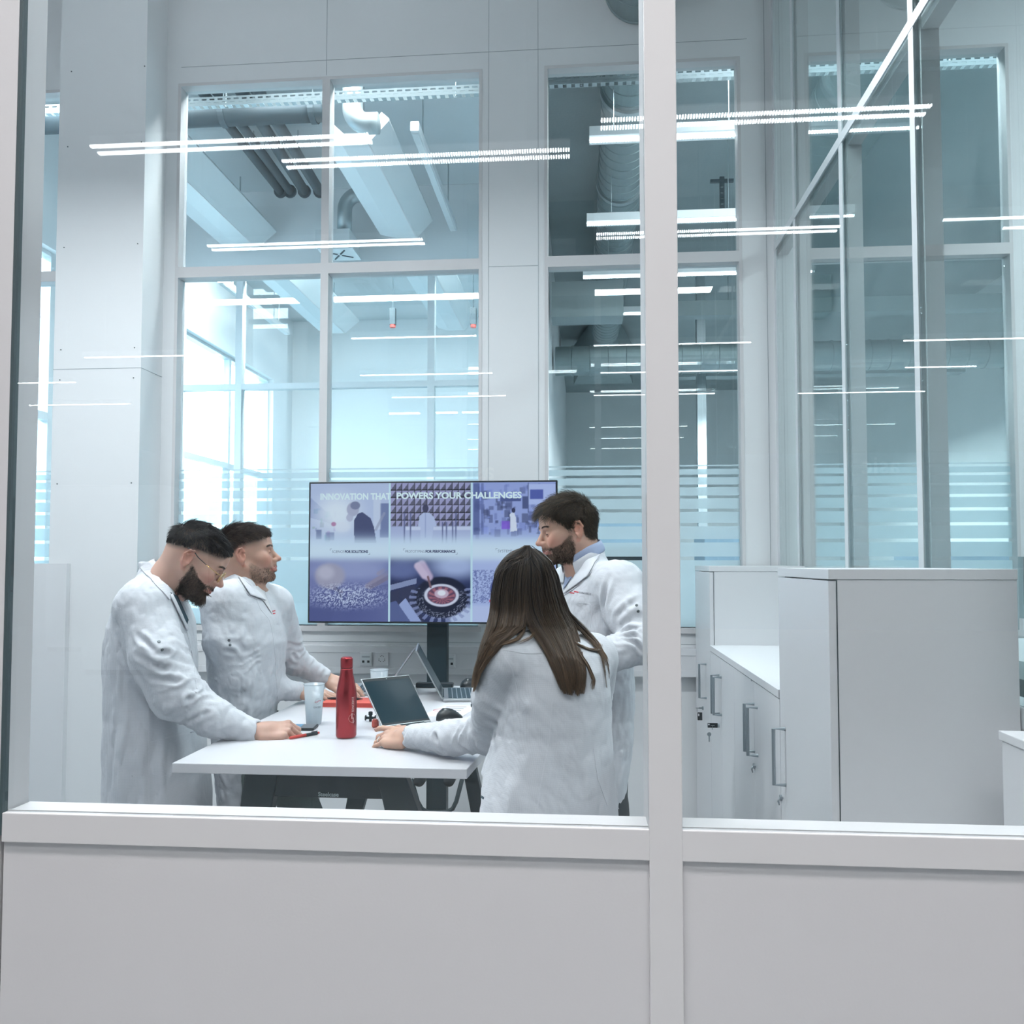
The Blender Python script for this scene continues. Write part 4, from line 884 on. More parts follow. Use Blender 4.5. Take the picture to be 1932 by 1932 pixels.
# ---------------------------------------------------------------- head, hand
def head(S,R,t,k=1.0,smile=0,fem=False,w=1.0):
    T=lambda p:R@(V(p)*V((1,w,1))*k)+t
    e=lambda c,r,kk=.012,op=0,rot=None: S.ell(T(c),V(r)*k*V((1,w,1)),R if rot is None else R@rot,kk,op)
    co=lambda a,b,ra,rb,kk=.01,op=0: S.cone(T(a),T(b),ra*k,rb*k,kk,op)
    e((-.014,0,.036),(.100,.0765,.080)); e((-.03,0,.005),(.078,.070,.075),.02)           # skull, occiput
    e((.036,0,-.022),(.060,.0605,.090),.02); e((.045,0,.045),(.052,.062,.05),.02)          # face mass, forehead
    for s in (-1,1):
        co((-.006,s*.060,-.048),(.050,s*.036,-.092),.016,.017,.02)      # jaw edge
        e((.064,s*.043,-.020),(.026,.020,.022),.02)                         # cheek
        if smile: e((.072,s*.038,-.040),(.020,.015,.017),.014)
    co((.055,0,-.090),(.078,0,-.097),.026,.019,.018); e((.086,0,-.098),(.013,.017,.014),.012)                                # chin
    co((.083,-.036,.020),(.083,.036,.020),.0125,.0125,.014)                    # brow
    for s in (-1,1): e((.098,s*.031,-.001),(.020,.017,.0125),.010,1)
    for s in (-1,1): e((.0775,s*.0305,.000),(.0155,.0165,.0125),.004)        # lids over the eyeballs
    for s in (-1,1): co((.0935,s*.030-.011,-.0042),(.0925,s*.030+.011,-.0040),.0022,.0022,.003,1)   # lid slit
    co((.088,0,.012),(.117,0,-.027),.0085,.0105,.010); e((.1185,0,-.0295),(.0115,.0105,.009),.006)             # nose
    for s in (-1,1):
        e((.1035,s*.0125,-.0325),(.0105,.0075,.008),.006); e((.110,s*.0065,-.0405),(.0055,.0035,.0035),.003,1)
    co((.092,0,-.052),(.094,0,-.060),.017,.014,.014)                           # muzzle
    up=.0 if not smile else .006
    for s in (-1,1):
        S.chain([T((.1045,s*.002,-.0600)),T((.1015,s*.012,-.0610)),T((.0895,s*.0245,-.0635+up))],[.0050*k,.0045*k,.002*k],.005)
        S.chain([T((.1030,0,-.0715)),T((.0995,s*.012,-.0705)),T((.0890,s*.0240,-.0650+up))],[.0062*k,.0052*k,.002*k],.005)
        S.chain([T((.1100,0,-.0655)),T((.1055,s*.012,-.0655)),T((.0935,s*.0235,-.0645+up))],[.0013*k+.0018*smile,.0012*k+.0018*smile,.0008*k],.002,1)
    if not fem:
        co((-.03,0,-.06),(-.035,0,-.12),.055,.06,.02)
    for s in (-1,1):                                                            # ears
        rot=rotm(s*.35,-.2,0)
        e((-.016,s*.079,-.006),(.0185,.0065,.0315),.005,0,rot); e((-.008,s*.0865,-.004),(.0105,.0065,.0175),.003,1,rot)
        S.chain([T((-.001,s*.078,.010)),T((-.008,s*.085,.0245)),T((-.022,s*.0885,.022)),T((-.031,s*.087,.002)),T((-.022,s*.0815,-.022)),T((-.010,s*.077,-.036))],[.003*k,.0036*k,.0036*k,.0036*k,.0036*k,.0045*k],.004)
        e((-.001,s*.079,-.006),(.004,.004,.007),.003); S.chain([T((-.012,s*.084,.013)),T((-.021,s*.085,.002)),T((-.016,s*.083,-.013))],[.002*k,.0026*k,.002*k],.003)
def hand(S,w,R,curl,spread=.10,side=1,k=1.0,thumb=(.5,.35),rs=1.0,ret=None):
    """w wrist; columns of R: x to the fingers, y to the thumb side, z out of the back of the hand. curl: 4 tuples of joint bends"""
    T=lambda p:R@(V(p)*k)+w
    S.chain([T((-.05,0,0)),T((0,0,0)),T((.03,0,.001))],[.0275*k*rs,.0255*k*rs,.027*k*rs],.012)
    S.box(T((.045,0,0)),V((.043,.038,.0125))*k,R,.0115*k,.016); 
    S.cone(T((.018,-.026,-.005)),T((.07,-.031,-.003)),.014*k,.011*k,.012); S.ell(T((.03,.027,-.009)),V((.03,.017,.0145))*k,R,.014)
    bases=[(.088,.0295),(.0925,.0098),(.0895,-.0098),(.081,-.0285)]; lens=[(.040,.025,.021),(.045,.028,.022),(.042,.026,.021),(.033,.020,.019)]
    rad=[.0092,.0095,.0089,.0078]; tips=[]
    for i in range(4):
        bx_,by_=bases[i]; sp=spread*(1.2,.25,-.55,-1.5)[i]; p=V((bx_,by_,.002)); a=0; pts=[T((bx_-.02,by_*.92,.001)),T(p)]
        for j in range(3):
            a+=curl[i][j]; d=V((math.cos(a)*math.cos(sp),math.cos(a)*math.sin(sp),-math.sin(a))); p=p+d*lens[i][j]; pts.append(T(p))
        r=rad[i]*k*rs; S.chain(pts,[r*1.05,r*1.12,r*1.0,r*.93,r*.80],.0035); S.ell(T((bx_,by_,.007)),V((.010,.0075,.006))*k,R,.006)
        tips.append((pts,p,a,sp))
    a,b=thumb; p0=V((.016,.026,-.008)); d1=V((math.cos(a)*math.cos(b*.6),math.sin(a),-.35*math.sin(b))); d1/=np.linalg.norm(d1)
    p1=p0+d1*.045; d2=V((math.cos(a*.55)*math.cos(b),math.sin(a*.55),-math.sin(b)*.6)); d2/=np.linalg.norm(d2); p2=p1+d2*.033; d3=V((math.cos(a*.3),math.sin(a*.3),-math.sin(b)*.7)); d3/=np.linalg.norm(d3); p3=p2+d3*.026
    S.chain([T(p0),T(p1),T(p2),T(p3)],[.0155*k,.0120*k*rs,.0105*k*rs,.0085*k*rs],.006)
    if ret is not None: ret['tips']=tips; ret['T']=T
    return tips
# ---------------------------------------------------------------- strands
def strands(name,paths,r,mat,parent,cols,n=3,taper=.35):
    """paths (S,K,3) -> one mesh of thin tapering strands"""
    paths=np.asarray(paths); S_,K,_=paths.shape
    tg=np.gradient(paths,axis=1); tg/=np.linalg.norm(tg,axis=2,keepdims=True)+1e-12
    ref=np.where(np.abs(tg[...,2:3])>.85,np.array([1.0,0,0]),np.array([0,0,1.0])); u=np.cross(tg,ref); u/=np.linalg.norm(u,axis=2,keepdims=True)+1e-12; w=np.cross(tg,u)
    rr=np.asarray(r)*np.ones(S_); prof=np.interp(np.linspace(0,1,K),[0,.6,1],[1,.9,taper]); rad=(rr[:,None]*prof[None])[...,None]
    vs=np.stack([paths+rad*(u*math.cos(2*math.pi*j/n)+w*math.sin(2*math.pi*j/n)) for j in range(n)],2).reshape(-1,3)
    base=np.arange(S_)[:,None,None]*K*n+np.arange(K-1)[None,:,None]*n; j=np.arange(n)[None,None,:]; j1=(j+1)%n
    fs=np.stack([base+j,base+j1,base+n+j1,base+n+j],-1).reshape(-1,4)
    c=np.repeat(np.asarray(cols).reshape(S_,-1,3) if np.asarray(cols).ndim==3 else np.asarray(cols)[:,None,:].repeat(K,1),n,axis=1).reshape(-1,3) if np.asarray(cols).ndim==2 else np.repeat(np.asarray(cols),n,axis=1).reshape(-1,3)
    return mesh_obj(name,vs,fs,mat,parent,smooth=True,col=c)
def scatter(X,Q,NR,mask,count,rng):
    """random surface points weighted by area*mask"""
    a=np.linalg.norm(np.cross(X[Q[:,2]]-X[Q[:,0]],X[Q[:,3]]-X[Q[:,1]]),axis=1)*mask[Q].mean(1); a/=a.sum()
    f=rng.choice(len(Q),count,p=a); w=rng.dirichlet([1]*4,count); return (X[Q[f]]*w[...,None]).sum(1),(NR[Q[f]]*w[...,None]).sum(1)
# ---------------------------------------------------------------- people materials
M['skin']=pbr('skin',(.6,.4,.3),.48,var=.05,scale=60,vcol=True,bump=.06,bscale=700,spec=.35,sss=.12)
M['hair']=pbr('hair_strands',(.05,.04,.03),.42,var=.1,scale=40,vcol=True,spec=.35)
def fabric(name,col,grid=.0046,amt=.065):
    m=pbr(name,col,.8,var=.02,scale=14,bump=.36,bscale=24,sheen=.15,spec=.2); nt=m.node_tree; L=nt.links.new
    b=[n for n in nt.nodes if n.type=='BSDF_PRINCIPLED'][0]; vm=[n for n in nt.nodes if n.type=='VECT_MATH'][0]; tc=[n for n in nt.nodes if n.type=='TEX_COORD'][0]
    sx=N(nt,'SeparateXYZ'); L(tc.outputs['Object'],sx.inputs[0]); out=None
    ad=N(nt,'Math',operation='ADD'); L(sx.outputs['X'],ad.inputs[0]); L(sx.outputs['Y'],ad.inputs[1])
    for src in (sx.outputs['Z'],ad.outputs[0]):
        mu=N(nt,'Math',operation='MULTIPLY'); mu.inputs[1].default_value=1/grid; L(src,mu.inputs[0]); fr=N(nt,'Math',operation='FRACT'); L(mu.outputs[0],fr.inputs[0])
        gt=N(nt,'Math',operation='LESS_THAN'); gt.inputs[1].default_value=.22; L(fr.outputs[0],gt.inputs[0]); m2=N(nt,'Math',operation='MULTIPLY_ADD'); m2.inputs[1].default_value=-amt; m2.inputs[2].default_value=1; L(gt.outputs[0],m2.inputs[0])
        if out is None: out=m2.outputs[0]
        else:
            mm=N(nt,'Math',operation='MULTIPLY'); L(out,mm.inputs[0]); L(m2.outputs[0],mm.inputs[1]); out=mm.outputs[0]
    v2=N(nt,'VectorMath',operation='SCALE'); L(vm.outputs[0],v2.inputs[0]); L(out,v2.inputs['Scale']); L(v2.outputs[0],b.inputs['Base Color']); return m
M['coat']=fabric('white_lab_cloth',(.66,.685,.73)); M['coat2']=pbr('white_coat_facing',(.68,.70,.745),.8,var=.03,scale=14,bump=.15,bscale=60,sheen=.2,spec=.2)
M['snap']=pbr('steel_snap',(.12,.14,.15),.3,.6); M['trouser']=pbr('grey_green_trousers',(.10,.14,.14),.85,var=.12,scale=12,bump=.3,bscale=50)
M['navy']=pbr('dark_navy_cloth',(.012,.022,.03),.8,var=.1,bump=.2); M['shirtblue']=pbr('light_blue_shirt',(.36,.43,.60),.75,var=.05,bump=.15,bscale=80); M['tee']=pbr('white_tee',(.70,.71,.73),.8,var=.03,bump=.15)
M['tealtop']=pbr('dark_teal_top',(.02,.06,.085),.8,var=.1,bump=.2); M['shoe']=pbr('black_leather_shoe',(.015,.015,.017),.4)
M['gold']=pbr('gold_wire',(.75,.55,.2),.25,.9); M['eye']=pbr('eye_white',(.72,.70,.68),.25); M['iris']=pbr('dark_iris',(.03,.025,.02),.2); M['lash']=pbr('dark_lash',(.025,.02,.018),.6)
M['teeth']=pbr('teeth',(.75,.70,.62),.3); M['wirel']=glass('lens_glass',(.96,.97,.97),.05)
# ---------------------------------------------------------------- a person
class Person:
    def __init__(s,loc,label,seed):
        s.root=thing('person',loc,label,'person'); s.rng=np.random.default_rng(seed); s.seed=seed
        s.S=Sdf(); s.C=Sdf(); s.arm=[]
    def skin_cols(s,X,R,t,k,tone,beard=None,fade=None,lip=(.50,.20,.18),ear=.5,scol=(.13,.10,.085)):
        q=(X-t)@R/k; c=np.tile(V(tone),(len(X),1)); x,y,z=q[:,0],np.abs(q[:,1]),q[:,2]
        def mix(m,col):
            m=np.clip(m,0,1)[:,None]; c[:]=c*(1-m)+V(col)*m
        near=np.linalg.norm(q,axis=1)<.2
        red=V(tone)*V((1.08,.74,.72))
        mix(near*np.exp(-(((x-.072)/.03)**2+((y-.045)/.02)**2+((z+.03)/.025)**2))*.8,red); mix(near*np.exp(-(((x-.118)/.016)**2+(y/.016)**2+((z+.03)/.014)**2))*.6,red)
        mix(near*(y>.0755)*(x<.02)*(x>-.05)*(np.abs(z+.005)<.045)*ear,V(tone)*V((1.05,.66,.62)))
        lm=np.exp(-(((z+.0655)/.0085)**2+(y/.021)**4))*(x>.085); mix(near*np.clip(lm*1.5,0,.9),lip)
        if beard is not None: mix(near*beard(q),(.10,.075,.06))
        if fade is not None: mix(near*fade(q),scol)
        return c
    def head_parts(s,R,t,k,w=1,gaze=None,glasses=False,brow=(.04,.03,.022),lids=.55,teeth=False):
        T=lambda p:R@(V(p)*V((1,w,1))*k)+t
        for sd in (-1,1):
            k_=MB(); n=10; vs=[]; e=T((.0785,sd*.0305,-.002))
            S1=Sdf(); S1.ell(e,V((.0113,.0113,.0080))*k,R)
            X,Q=surf(S1,e-.018,e+.018,.0026); s.eye=mesh_obj('eye',X,Q,M['eye'],s.root,smooth=True)
            d=R@V((1,0,-.35)); d/=np.linalg.norm(d); MB().tube([e+d*.0085*k,e+d*.0112*k],[.0046*k,.0038*k],12).build('iris',M['iris'],s.eye,smooth=True)
            onf=lambda p,o:(lambda h:V(h[0])+V(h[1])*o)(s.fbv.find_nearest(Vector(p)))
            pts=[T((.0905+.004*(1-((a-.5)*2)**2),sd*(.0195+.023*a),.0015-.0045*lids*(1-.3*((a-.5)*2)**2))) for a in np.linspace(0,1,7)]
            pts=[onf(p,.0003) for p in pts]
            MB().tube(pts,[.0006,.0010,.0012,.0013,.0013,.0012,.0006],6).build('lashes',M['lash'],s.root)
            # eyebrow strands
            a=s.rng.uniform(0,1,130); y=.013+.033*a; x=.0975-.012*a**2.2-.003*a; z=.0225+.006*np.sin(a*2.4)-.003*a+s.rng.normal(0,.0016,130)
            p0=np.stack([x,sd*y,z],1); p1=p0+np.stack([-.001-.002*a,sd*(.006+.002*a),.0025-.004*a],1)+s.rng.normal(0,.0008,(130,3))
            pp=np.stack([p0,(p0+p1)/2+[.0012,0,.0004],p1],1)*V((1,w,1))*k@R.T+t
            pp=np.array([[onf(p[0],.0002),onf(p[1],.0012),onf(p[2],.0016)] for p in pp])
            strands('eyebrow',pp,.00036,M['hair'],s.root,np.tile(V(brow),(130,1))*s.rng.uniform(.7,1.3,(130,1)))
        if teeth:
            pts=[T((.1035-.35*abs(a)**1.6*.9,a,-.0655+.10*abs(a))) for a in np.linspace(-.019,.019,9)]
            pts=[T((.1025-22*a*a,a,-.0650+.22*abs(a))) for a in np.linspace(-.020,.020,9)]
            MB().tube(pts,[.002]+[.0032]*7+[.002],8).build('teeth',M['teeth'],s.root,smooth=True)
        if glasses:
            g=None
            fr=MB()
            for sd in (-1,1):
                ring=[T((.1085-.010*abs(math.cos(a)) *0-.12*(abs(sd*.033+.0225*math.cos(a)))*.25,sd*.033+.0225*math.cos(a),-.006+.0195*math.sin(a))) for a in np.linspace(0,2*math.pi,29)]
                fr.tube(ring,.0009*k,6,False)
            fr.tube([T((.1060,-.0115,.000)),T((.1105,0,.003)),T((.1060,.0115,.000))],.0009*k,6)
            g=fr.build('glasses',M['gold'],s.root,smooth=True)
            for sd in (-1,1):
                MB().tube([T((.1045,sd*.0552,.001)),T((.080,sd*.0725,.004)),T((.045,sd*.0785,.008))],.0010*k,6).build('temple',M['gold'],g,smooth=True)
                MB().tube([T((.047,sd*.0783,.0078)),T((.012,sd*.0825,.014)),T((-.016,sd*.0870,.0265)),T((-.034,sd*.0885,.022))],[.0011*k,.0016*k,.0018*k,.002*k],8).build('temple_tip',M['black'],g,smooth=True)
                vs=[T((.1083-.12*(abs(sd*.033+r*.0215*math.cos(a)))*.25,sd*.033+r*.0215*math.cos(a),-.006+r*.0185*math.sin(a))) for a in np.linspace(0,2*math.pi,24,endpoint=False) for r in (1,)]
                mesh_obj('lens',vs,[tuple(range(24))],M['wirel'],g)
    def short_hair(s,X,Q,NR,R,t,k,mask,length,comb,cols,count,name='hair',r=.00055,lift=.55,curl=0,K=5,jit=.2,clump=.45):
        q=(X-t)@R/k; m=mask(q)*(np.linalg.norm(q,axis=1)<.2); p,n=scatter(X,Q,NR,m,count,s.rng); ql=(p-t)@R/k
        L=length(ql)*s.rng.uniform(.75,1.2,count); cd=comb(ql)@R.T; cd=cd/(np.linalg.norm(cd,axis=1,keepdims=True)+1e-9); cd=cd+clump*np.stack([wob(p,130,s.seed+i) for i in range(3)],1)+s.rng.normal(0,jit,(count,3)); L=L*(1+.35*wob(p,160,s.seed+9)); cd-=n*(cd*n).sum(1,keepdims=True); cd/=np.linalg.norm(cd,axis=1,keepdims=True)+1e-9
        tt=np.linspace(0,1,K); path=[]; ph=s.rng.uniform(0,6.28,count); sd=np.cross(n,cd)
        for a in tt:
            o=n*(lift*a*(1-.55*a))[None] if False else n*(lift*a*(1-.5*a))
            path.append(p+(o+cd*(a*(.45+.55*a))[None] if False else o+cd*(a*(.5+.5*a)))*L[:,None]+(sd*np.sin(ph+a*5)[:,None]+n*np.cos(ph+a*5)[:,None]*.6)*curl*a)
        c=V(cols[0])[None]*(1-(v:=s.rng.random((count,1))**1.5))+V(cols[1])[None]*v
        return strands(name,np.stack(path,1),r,M['hair'],s.root,c*s.rng.uniform(.75,1.25,(count,1)))
    def coat_mesh(s,lo,hi,h=.0052,amp=.0022,creases=(),name='lab_coat',mat=None,cuts=()):
        sd=s.seed
        def rid(x): return (1-np.abs(np.sin(x*.5)))**1.6
        def disp(p):
            d=amp*.9*(rid(2.6*wob(p*V((1,1,.42)),40,sd))-.45)+amp*.75*(rid(2.8*wob(p*V((1,1,.6)),95,sd+1))-.45)
            for pts in s.arm:
                P3=np.array(pts); best=np.full(len(p),9.0); uu=np.zeros(len(p)); ac=0; m=len(P3)-1
                for i in range(m):
                    q,r=P3[i],P3[i+1]; ab=r-q; L_=np.linalg.norm(ab); t=np.clip((p-q)@ab/(L_*L_),0,1); dd=np.linalg.norm(p-q-t[:,None]*ab,axis=1); up=dd<best; best=np.where(up,dd,best); uu=np.where(up,ac+t*L_,uu); ac+=L_
                    if i==0: le=L_
                win=(1-sstep(best,.085,.11)); n=wob(p,38,sd+2)
                d=d-win*((.0068)*(rid(uu*6.283/.036+4.5*n)-.4)*np.exp(-((uu-le)/.085)**2)+.0036*(rid(uu*6.283/.045+5.5*n)-.4)*(uu>.1))
            return d
        X,Q=surf(s.C,lo,hi,h,disp,1); NR=normals(X,Q)
        for pts,w,dp in creases:
            P3=np.array(pts,float); best=np.full(len(X),9.0); side=np.zeros(len(X)); tt=np.zeros(len(X)); m=len(P3)-1
            for i in range(m):
                a,b=P3[i],P3[i+1]; ab=b-a; u=np.clip(((X-a)@ab)/(ab@ab),0,1); d=np.linalg.norm(X-a-u[:,None]*ab,axis=1); up=d<best; best=np.where(up,d,best); tt=np.where(up,(i+u)/m,tt)
            env=np.sin(np.clip(tt,.02,.98)*math.pi)**.5
            X=X-NR*((1.5*dp*(np.exp(-(best/w)**2)-.75*np.exp(-((best-2.0*w)/(w*.9))**2))*env)[:,None])
        s.coatX,s.coatQ,s.coatN=X,Q,normals(X,Q); s.coat=mesh_obj(name,X,Q,mat or M['coat'],s.root,smooth=True); s.bv=bvh(X,Q); return s.coat
    # points on the coat found along sight lines, parts are then laid on the cloth there
    def hit(s,u,v,off=.0015):
        d=Vector(ray(u,v)).normalized(); h=s.bv.ray_cast(Vector((0,0,CZ)),d)
        if h[0] is None: return None
        return V(h[0])+V(h[1])*off,V(h[1])
    def ribbon(s,px,w,name,mat,th=.0012,parent=None,step=4):
        pts=[]
        for (a,b),(c,d) in zip(px[:-1],px[1:]):
            n=max(2,int(math.hypot(c-a,d-b)/step))
            for i in range(n):
                q=s.hit(a+(c-a)*i/n,b+(d-b)*i/n,th*.3)
                if q: pts.append(q)
        q=s.hit(*px[-1],th*.3)
        if q: pts.append(q)
        if len(pts)<2: return None
        vs=[];m=len(pts)
        P3=np.array([p for p,_ in pts]); N3=np.array([n for _,n in pts])
        if m>4:
            for _ in range(2): P3[1:-1]=(P3[:-2]+2*P3[1:-1]+P3[2:])/4; N3[1:-1]=(N3[:-2]+N3[1:-1]+N3[2:])/3
        for i in range(m):
            tg=P3[min(i+1,m-1)]-P3[max(i-1,0)]; sd=np.cross(N3[i],tg); sd/=np.linalg.norm(sd)+1e-9; n=N3[i]/np.linalg.norm(N3[i])
            vs+=[P3[i]-sd*w/2-n*th,P3[i]-sd*w/2+n*th*.6,P3[i]+sd*w/2+n*th*.6,P3[i]+sd*w/2-n*th]
        fs=[(4*i+j,4*i+(j+1)%4,4*i+4+(j+1)%4,4*i+4+j) for i in range(m-1) for j in range(4)]+[(3,2,1,0),(4*m-4,4*m-3,4*m-2,4*m-1)]
        return mesh_obj(name,vs,fs,mat,parent or s.root,smooth=False)
    def patch(s,quad,name,mat,nu=10,nv=10,off=.002,th=.0015,parent=None):
        (a,b,c,d)=[V(q) for q in quad]; g={}; vs=[]
        for i in range(nu+1):
            for j in range(nv+1):
                x,y=i/nu,j/nv; p=(a*(1-x)+b*x)*(1-y)+(d*(1-x)+c*x)*y; h=s.hit(p[0],p[1],off)
                if h is None: continue
                g[i,j]=len(vs); vs.append(h[0])
        if not vs: return None
        fs=[(g[i,j],g[i,j+1],g[i+1,j+1],g[i+1,j]) for i in range(nu) for j in range(nv) if all(k in g for k in ((i,j),(i+1,j),(i+1,j+1),(i,j+1)))]
        o=mesh_obj(name,vs,fs,mat,parent or s.root,smooth=True); m=o.modifiers.new('s','SOLIDIFY'); m.thickness=th; m.offset=0; return o
    def snap(s,u,v):
        h=s.hit(u,v,0)
        if h: p,n=h; MB().tube([p-n*.001,p+n*.0014,p+n*.0026],[.0050,.0050,.0032],14).build('snap_button',M['snap'],s.root,smooth=False)
    def marks(s,body,u,v,du,dv,size,mat,name='lettering',bold=0):
        """letters laid on the cloth: baseline starts at u,v and runs along du,dv (pixels)"""
        ve,f=text_mesh(body,1,bold,0); ve=ve/ve[:,0].max(); L_=math.hypot(du,dv); vs=[]
        for p in ve:
            a=u+du*p[0]-dv*0*p[1]; b=v+dv*p[0]; h=s.hit(a+(-dv)*-p[1]*0,b-p[1]*L_*size,.0012)
            vs.append(h[0] if h else (0,0,0))
        if all(v_ is not None for v_ in vs): return mesh_obj(name,vs,f,mat,s.root)
    def collar(s,c,rx,ry,ang,tilt,z0h,stand,fall,gap,out=.022,drop=0,name='collar',mat=None,nseg=40,point=.02):
        """turned collar round the neck: c centre, rx/ry radii, opening of `gap` rad at the front"""
        R=rotm(ang,tilt,0); vs=[]; rows=5
        for i in range(nseg+1):
            q=gap/2+(2*math.pi-gap)*i/nseg; fr=abs(math.cos(q/2)); 
            e=V((rx*math.cos(q),ry*math.sin(q),0)); o=V((math.cos(q),math.sin(q),0)); front=max(0,math.cos(q))**1.5
            zb=-drop*front
            edge=min(i,nseg-i)/nseg; pt=point*math.exp(-edge/.05)
            pts=[e*.99+V((0,0,zb)),e*1.0+V((0,0,zb+stand)),e*1.0+o*.0035+V((0,0,zb+stand+.0025)),e+o*(.006+out*.45)+V((0,0,zb+stand-fall*.5)),e+o*(out+pt*.5)+V((0,0,zb+stand-fall-pt*.8))]
            vs+=[V(c)+R@p for p in pts]
        fs=[(i*rows+j,(i+1)*rows+j,(i+1)*rows+j+1,i*rows+j+1) for i in range(nseg) for j in range(rows-1)]
        o=mesh_obj(name,vs,fs,mat or M['coat2'],s.root,smooth=True); m=o.modifiers.new('s','SOLIDIFY'); m.thickness=.0022; m.offset=0; m2=o.modifiers.new('u','SUBSURF'); m2.levels=1; m2.render_levels=1
        return o
    def legs(s,hip,feet,mat,r0=.085,r1=.055,zt=.95):
        S1=Sdf()
        for (hx,hy),(fx,fy,kx,ky) in zip(hip,feet): S1.chain([(hx,hy,zt),(kx,ky,.50),(fx,fy,.06)],[r0,r0*.78,r1],.03)
        lo=np.min([(min(h[0],f[0],f[2]),min(h[1],f[1],f[3]),0) for h,f in zip(hip,feet)],0)-V((.14,.14,0)); hi=np.max([(max(h[0],f[0],f[2]),max(h[1],f[1],f[3]),zt) for h,f in zip(hip,feet)],0)+V((.14,.14,.12)); lo[2]=.03
        X,Q=surf(S1,lo,hi,.011,lambda p:.004*wob(p,22,s.seed),1); mesh_obj('trousers',X,Q,mat,s.root,smooth=True)
    def shoe(s,x,y,ang):
        S1=Sdf(); R=rotm(ang); T=lambda p:R@V(p)+V((x,y,0)); S1.chain([T((-.06,0,.04)),T((.06,0,.036)),T((.15,0,.03))],[.04,.04,.03],.02); S1.box(T((.04,0,.008)),(.13,.042,.008),R,.006,.01); S1.cone(T((-.05,0,.05)),T((-.05,0,.1)),.042,.045,.02)
        X,Q=surf(S1,V((x,y,-.004))-V((.2,.2,0)),V((x,y,.15))+V((.2,.2,0)),.008); X[:,2]=np.maximum(X[:,2],0.001); mesh_obj('shoe',X,Q,M['shoe'],s.root,smooth=True)
# ================================================================ THE FOUR PEOPLE
def px(u,v,y): return V(P(u,v,y))
def sec(v,ul,ur,y,ang,a=None,b=None):
    L_,R_2=px(ul,v,y),px(ur,v,y); m=(L_+R_2)/2; ph=-math.atan2(m[0],y); w=abs(R_2[0]-L_[0])/2*math.cos(ph); c,s_=abs(math.cos(ang-ph)),abs(math.sin(ang-ph))
    if a is None: a=math.sqrt(max(w*w-(b*s_)**2,.05**2))/max(c,.2)
    if b is None: b=math.sqrt(max(w*w-(a*c)**2,.05**2))/max(s_,.2)
    return (m[2],m[0],y,a,b)
def frame(x,y):
    x=V(x)/np.linalg.norm(x); y=V(y)-x*np.dot(x,y); y/=np.linalg.norm(y); return x,y
def handR(x,y,left=False):
    x,y=frame(x,y); z=np.cross(x,y); 
    if left: z=-z
    return np.stack([x,y,z],1)
def arms(s,sh,el,wr,ra=(.046,.040,.036,.026)):
    m=(el+wr)/2; s.S.chain([sh,el],[ra[0],ra[1]],.02); s.S.chain([el,el*.7+wr*.3,wr],[ra[1],ra[2]+.004,ra[3]],.02)
def core(s,nb,ch,pel,r=(.055,.07,.055)): s.S.chain([nb,ch,pel],list(r),.04)
hl=lambda xs,zs:(lambda q:np.interp(q[:,0],xs,zs))
def beard_mask(front=1.0,neck=-.118,cheek=(-.012,-.02,-.043,-.053,-.048)):
    def f(q):
        x,y,z=q[:,0],np.abs(q[:,1]),q[:,2]
        top=np.interp(x,[-.005,.02,.05,.082,.105],cheek)
        m=sstep(top-z,-.004,.008)*sstep(x,.004,.016)*sstep(z,neck-.006,neck+.004)
        low=sstep(x-.03+(-.085-z)*.4,-.02,.0)
        lips=(1-sstep(np.abs(z+.0660),.0075,.0115))*(1-sstep(y,.021,.027))*(x>.08)
        nose=(z>-.046)*(y<.02)*(x>.085)
        return m*(1-lips)*(1-nose)*np.where(z<-.1,low,1)
    return f
def fade_mask(h,w=.03): return lambda q:(1-sstep(h(q)-q[:,2],0,w))*.85*(q[:,0]<.085)*(q[:,2]>-.06)
HAIRMASK=lambda h,s0=-.004,s1=.007:(lambda q:sstep(q[:,2]-h(q),s0,s1))
# ------------------------------------------------------------------ A: man with glasses, near left corner
A=Person((-1.40,2.74,0),'bearded person in glasses and white lab coat, bending over the near left table corner',11)
s=A; R=rotm(.31,math.radians(34),0); k=.95; t=px(356,1053,2.635)-R@V((-.012,-.081,-.005))*k; nb=px(312,1100,2.73)
head(s.S,R,t,k); s.S.cone(t+R@V((-.03,0,-.03)),nb,.058,.066,.03)
shR,elR,wrR=px(272,1150,2.60),px(338,1310,2.535),px(480,1382,2.61); shL,elL,wrL=px(292,1145,2.91),px(285,1290,2.97),px(292,1405,2.93)
core(s,nb,px(290,1180,2.74),px(295,1400,2.74)); s.S.chain([nb-V((0,0,.03)),shR],[.05,.05],.03).chain([nb-V((0,0,.03)),shL],[.05,.05],.03); arms(s,shR,elR,wrR); arms(s,shL,elL,wrL)
hR=handR((.95,.22,.02),(-.12,.86,.50)); hand(s.S,wrR+V((.012,.004,.002)),hR,[(.75,1.05,.6),(.85,1.1,.6),(.95,1.15,.6),(1.0,1.2,.6)],.04,k=1.0,thumb=(.25,.9))
hand(s.S,wrL,handR((0,0,-1),(1,.2,0)),[(.3,.4,.3)]*4,.05,thumb=(.2,.2))
X,Q=surf(s.S,(-1.72,2.35,.78),(-.72,3.15,1.86),.0032); NR=normals(X,Q); ha=hl([-.11,-.08,-.02,.02,.06,.078,.092],[0,.008,.034,.046,.053,.060,.080])
s.fbv=bvh(X,Q); s.body=mesh_obj('body',X,Q,M['skin'],s.root,smooth=True,col=s.skin_cols(X,R,t,k,(.57,.365,.29),lambda q:beard_mask()(q)*.8,fade_mask(ha,.026)))
dk=((.010,.012,.016),(.05,.042,.038))
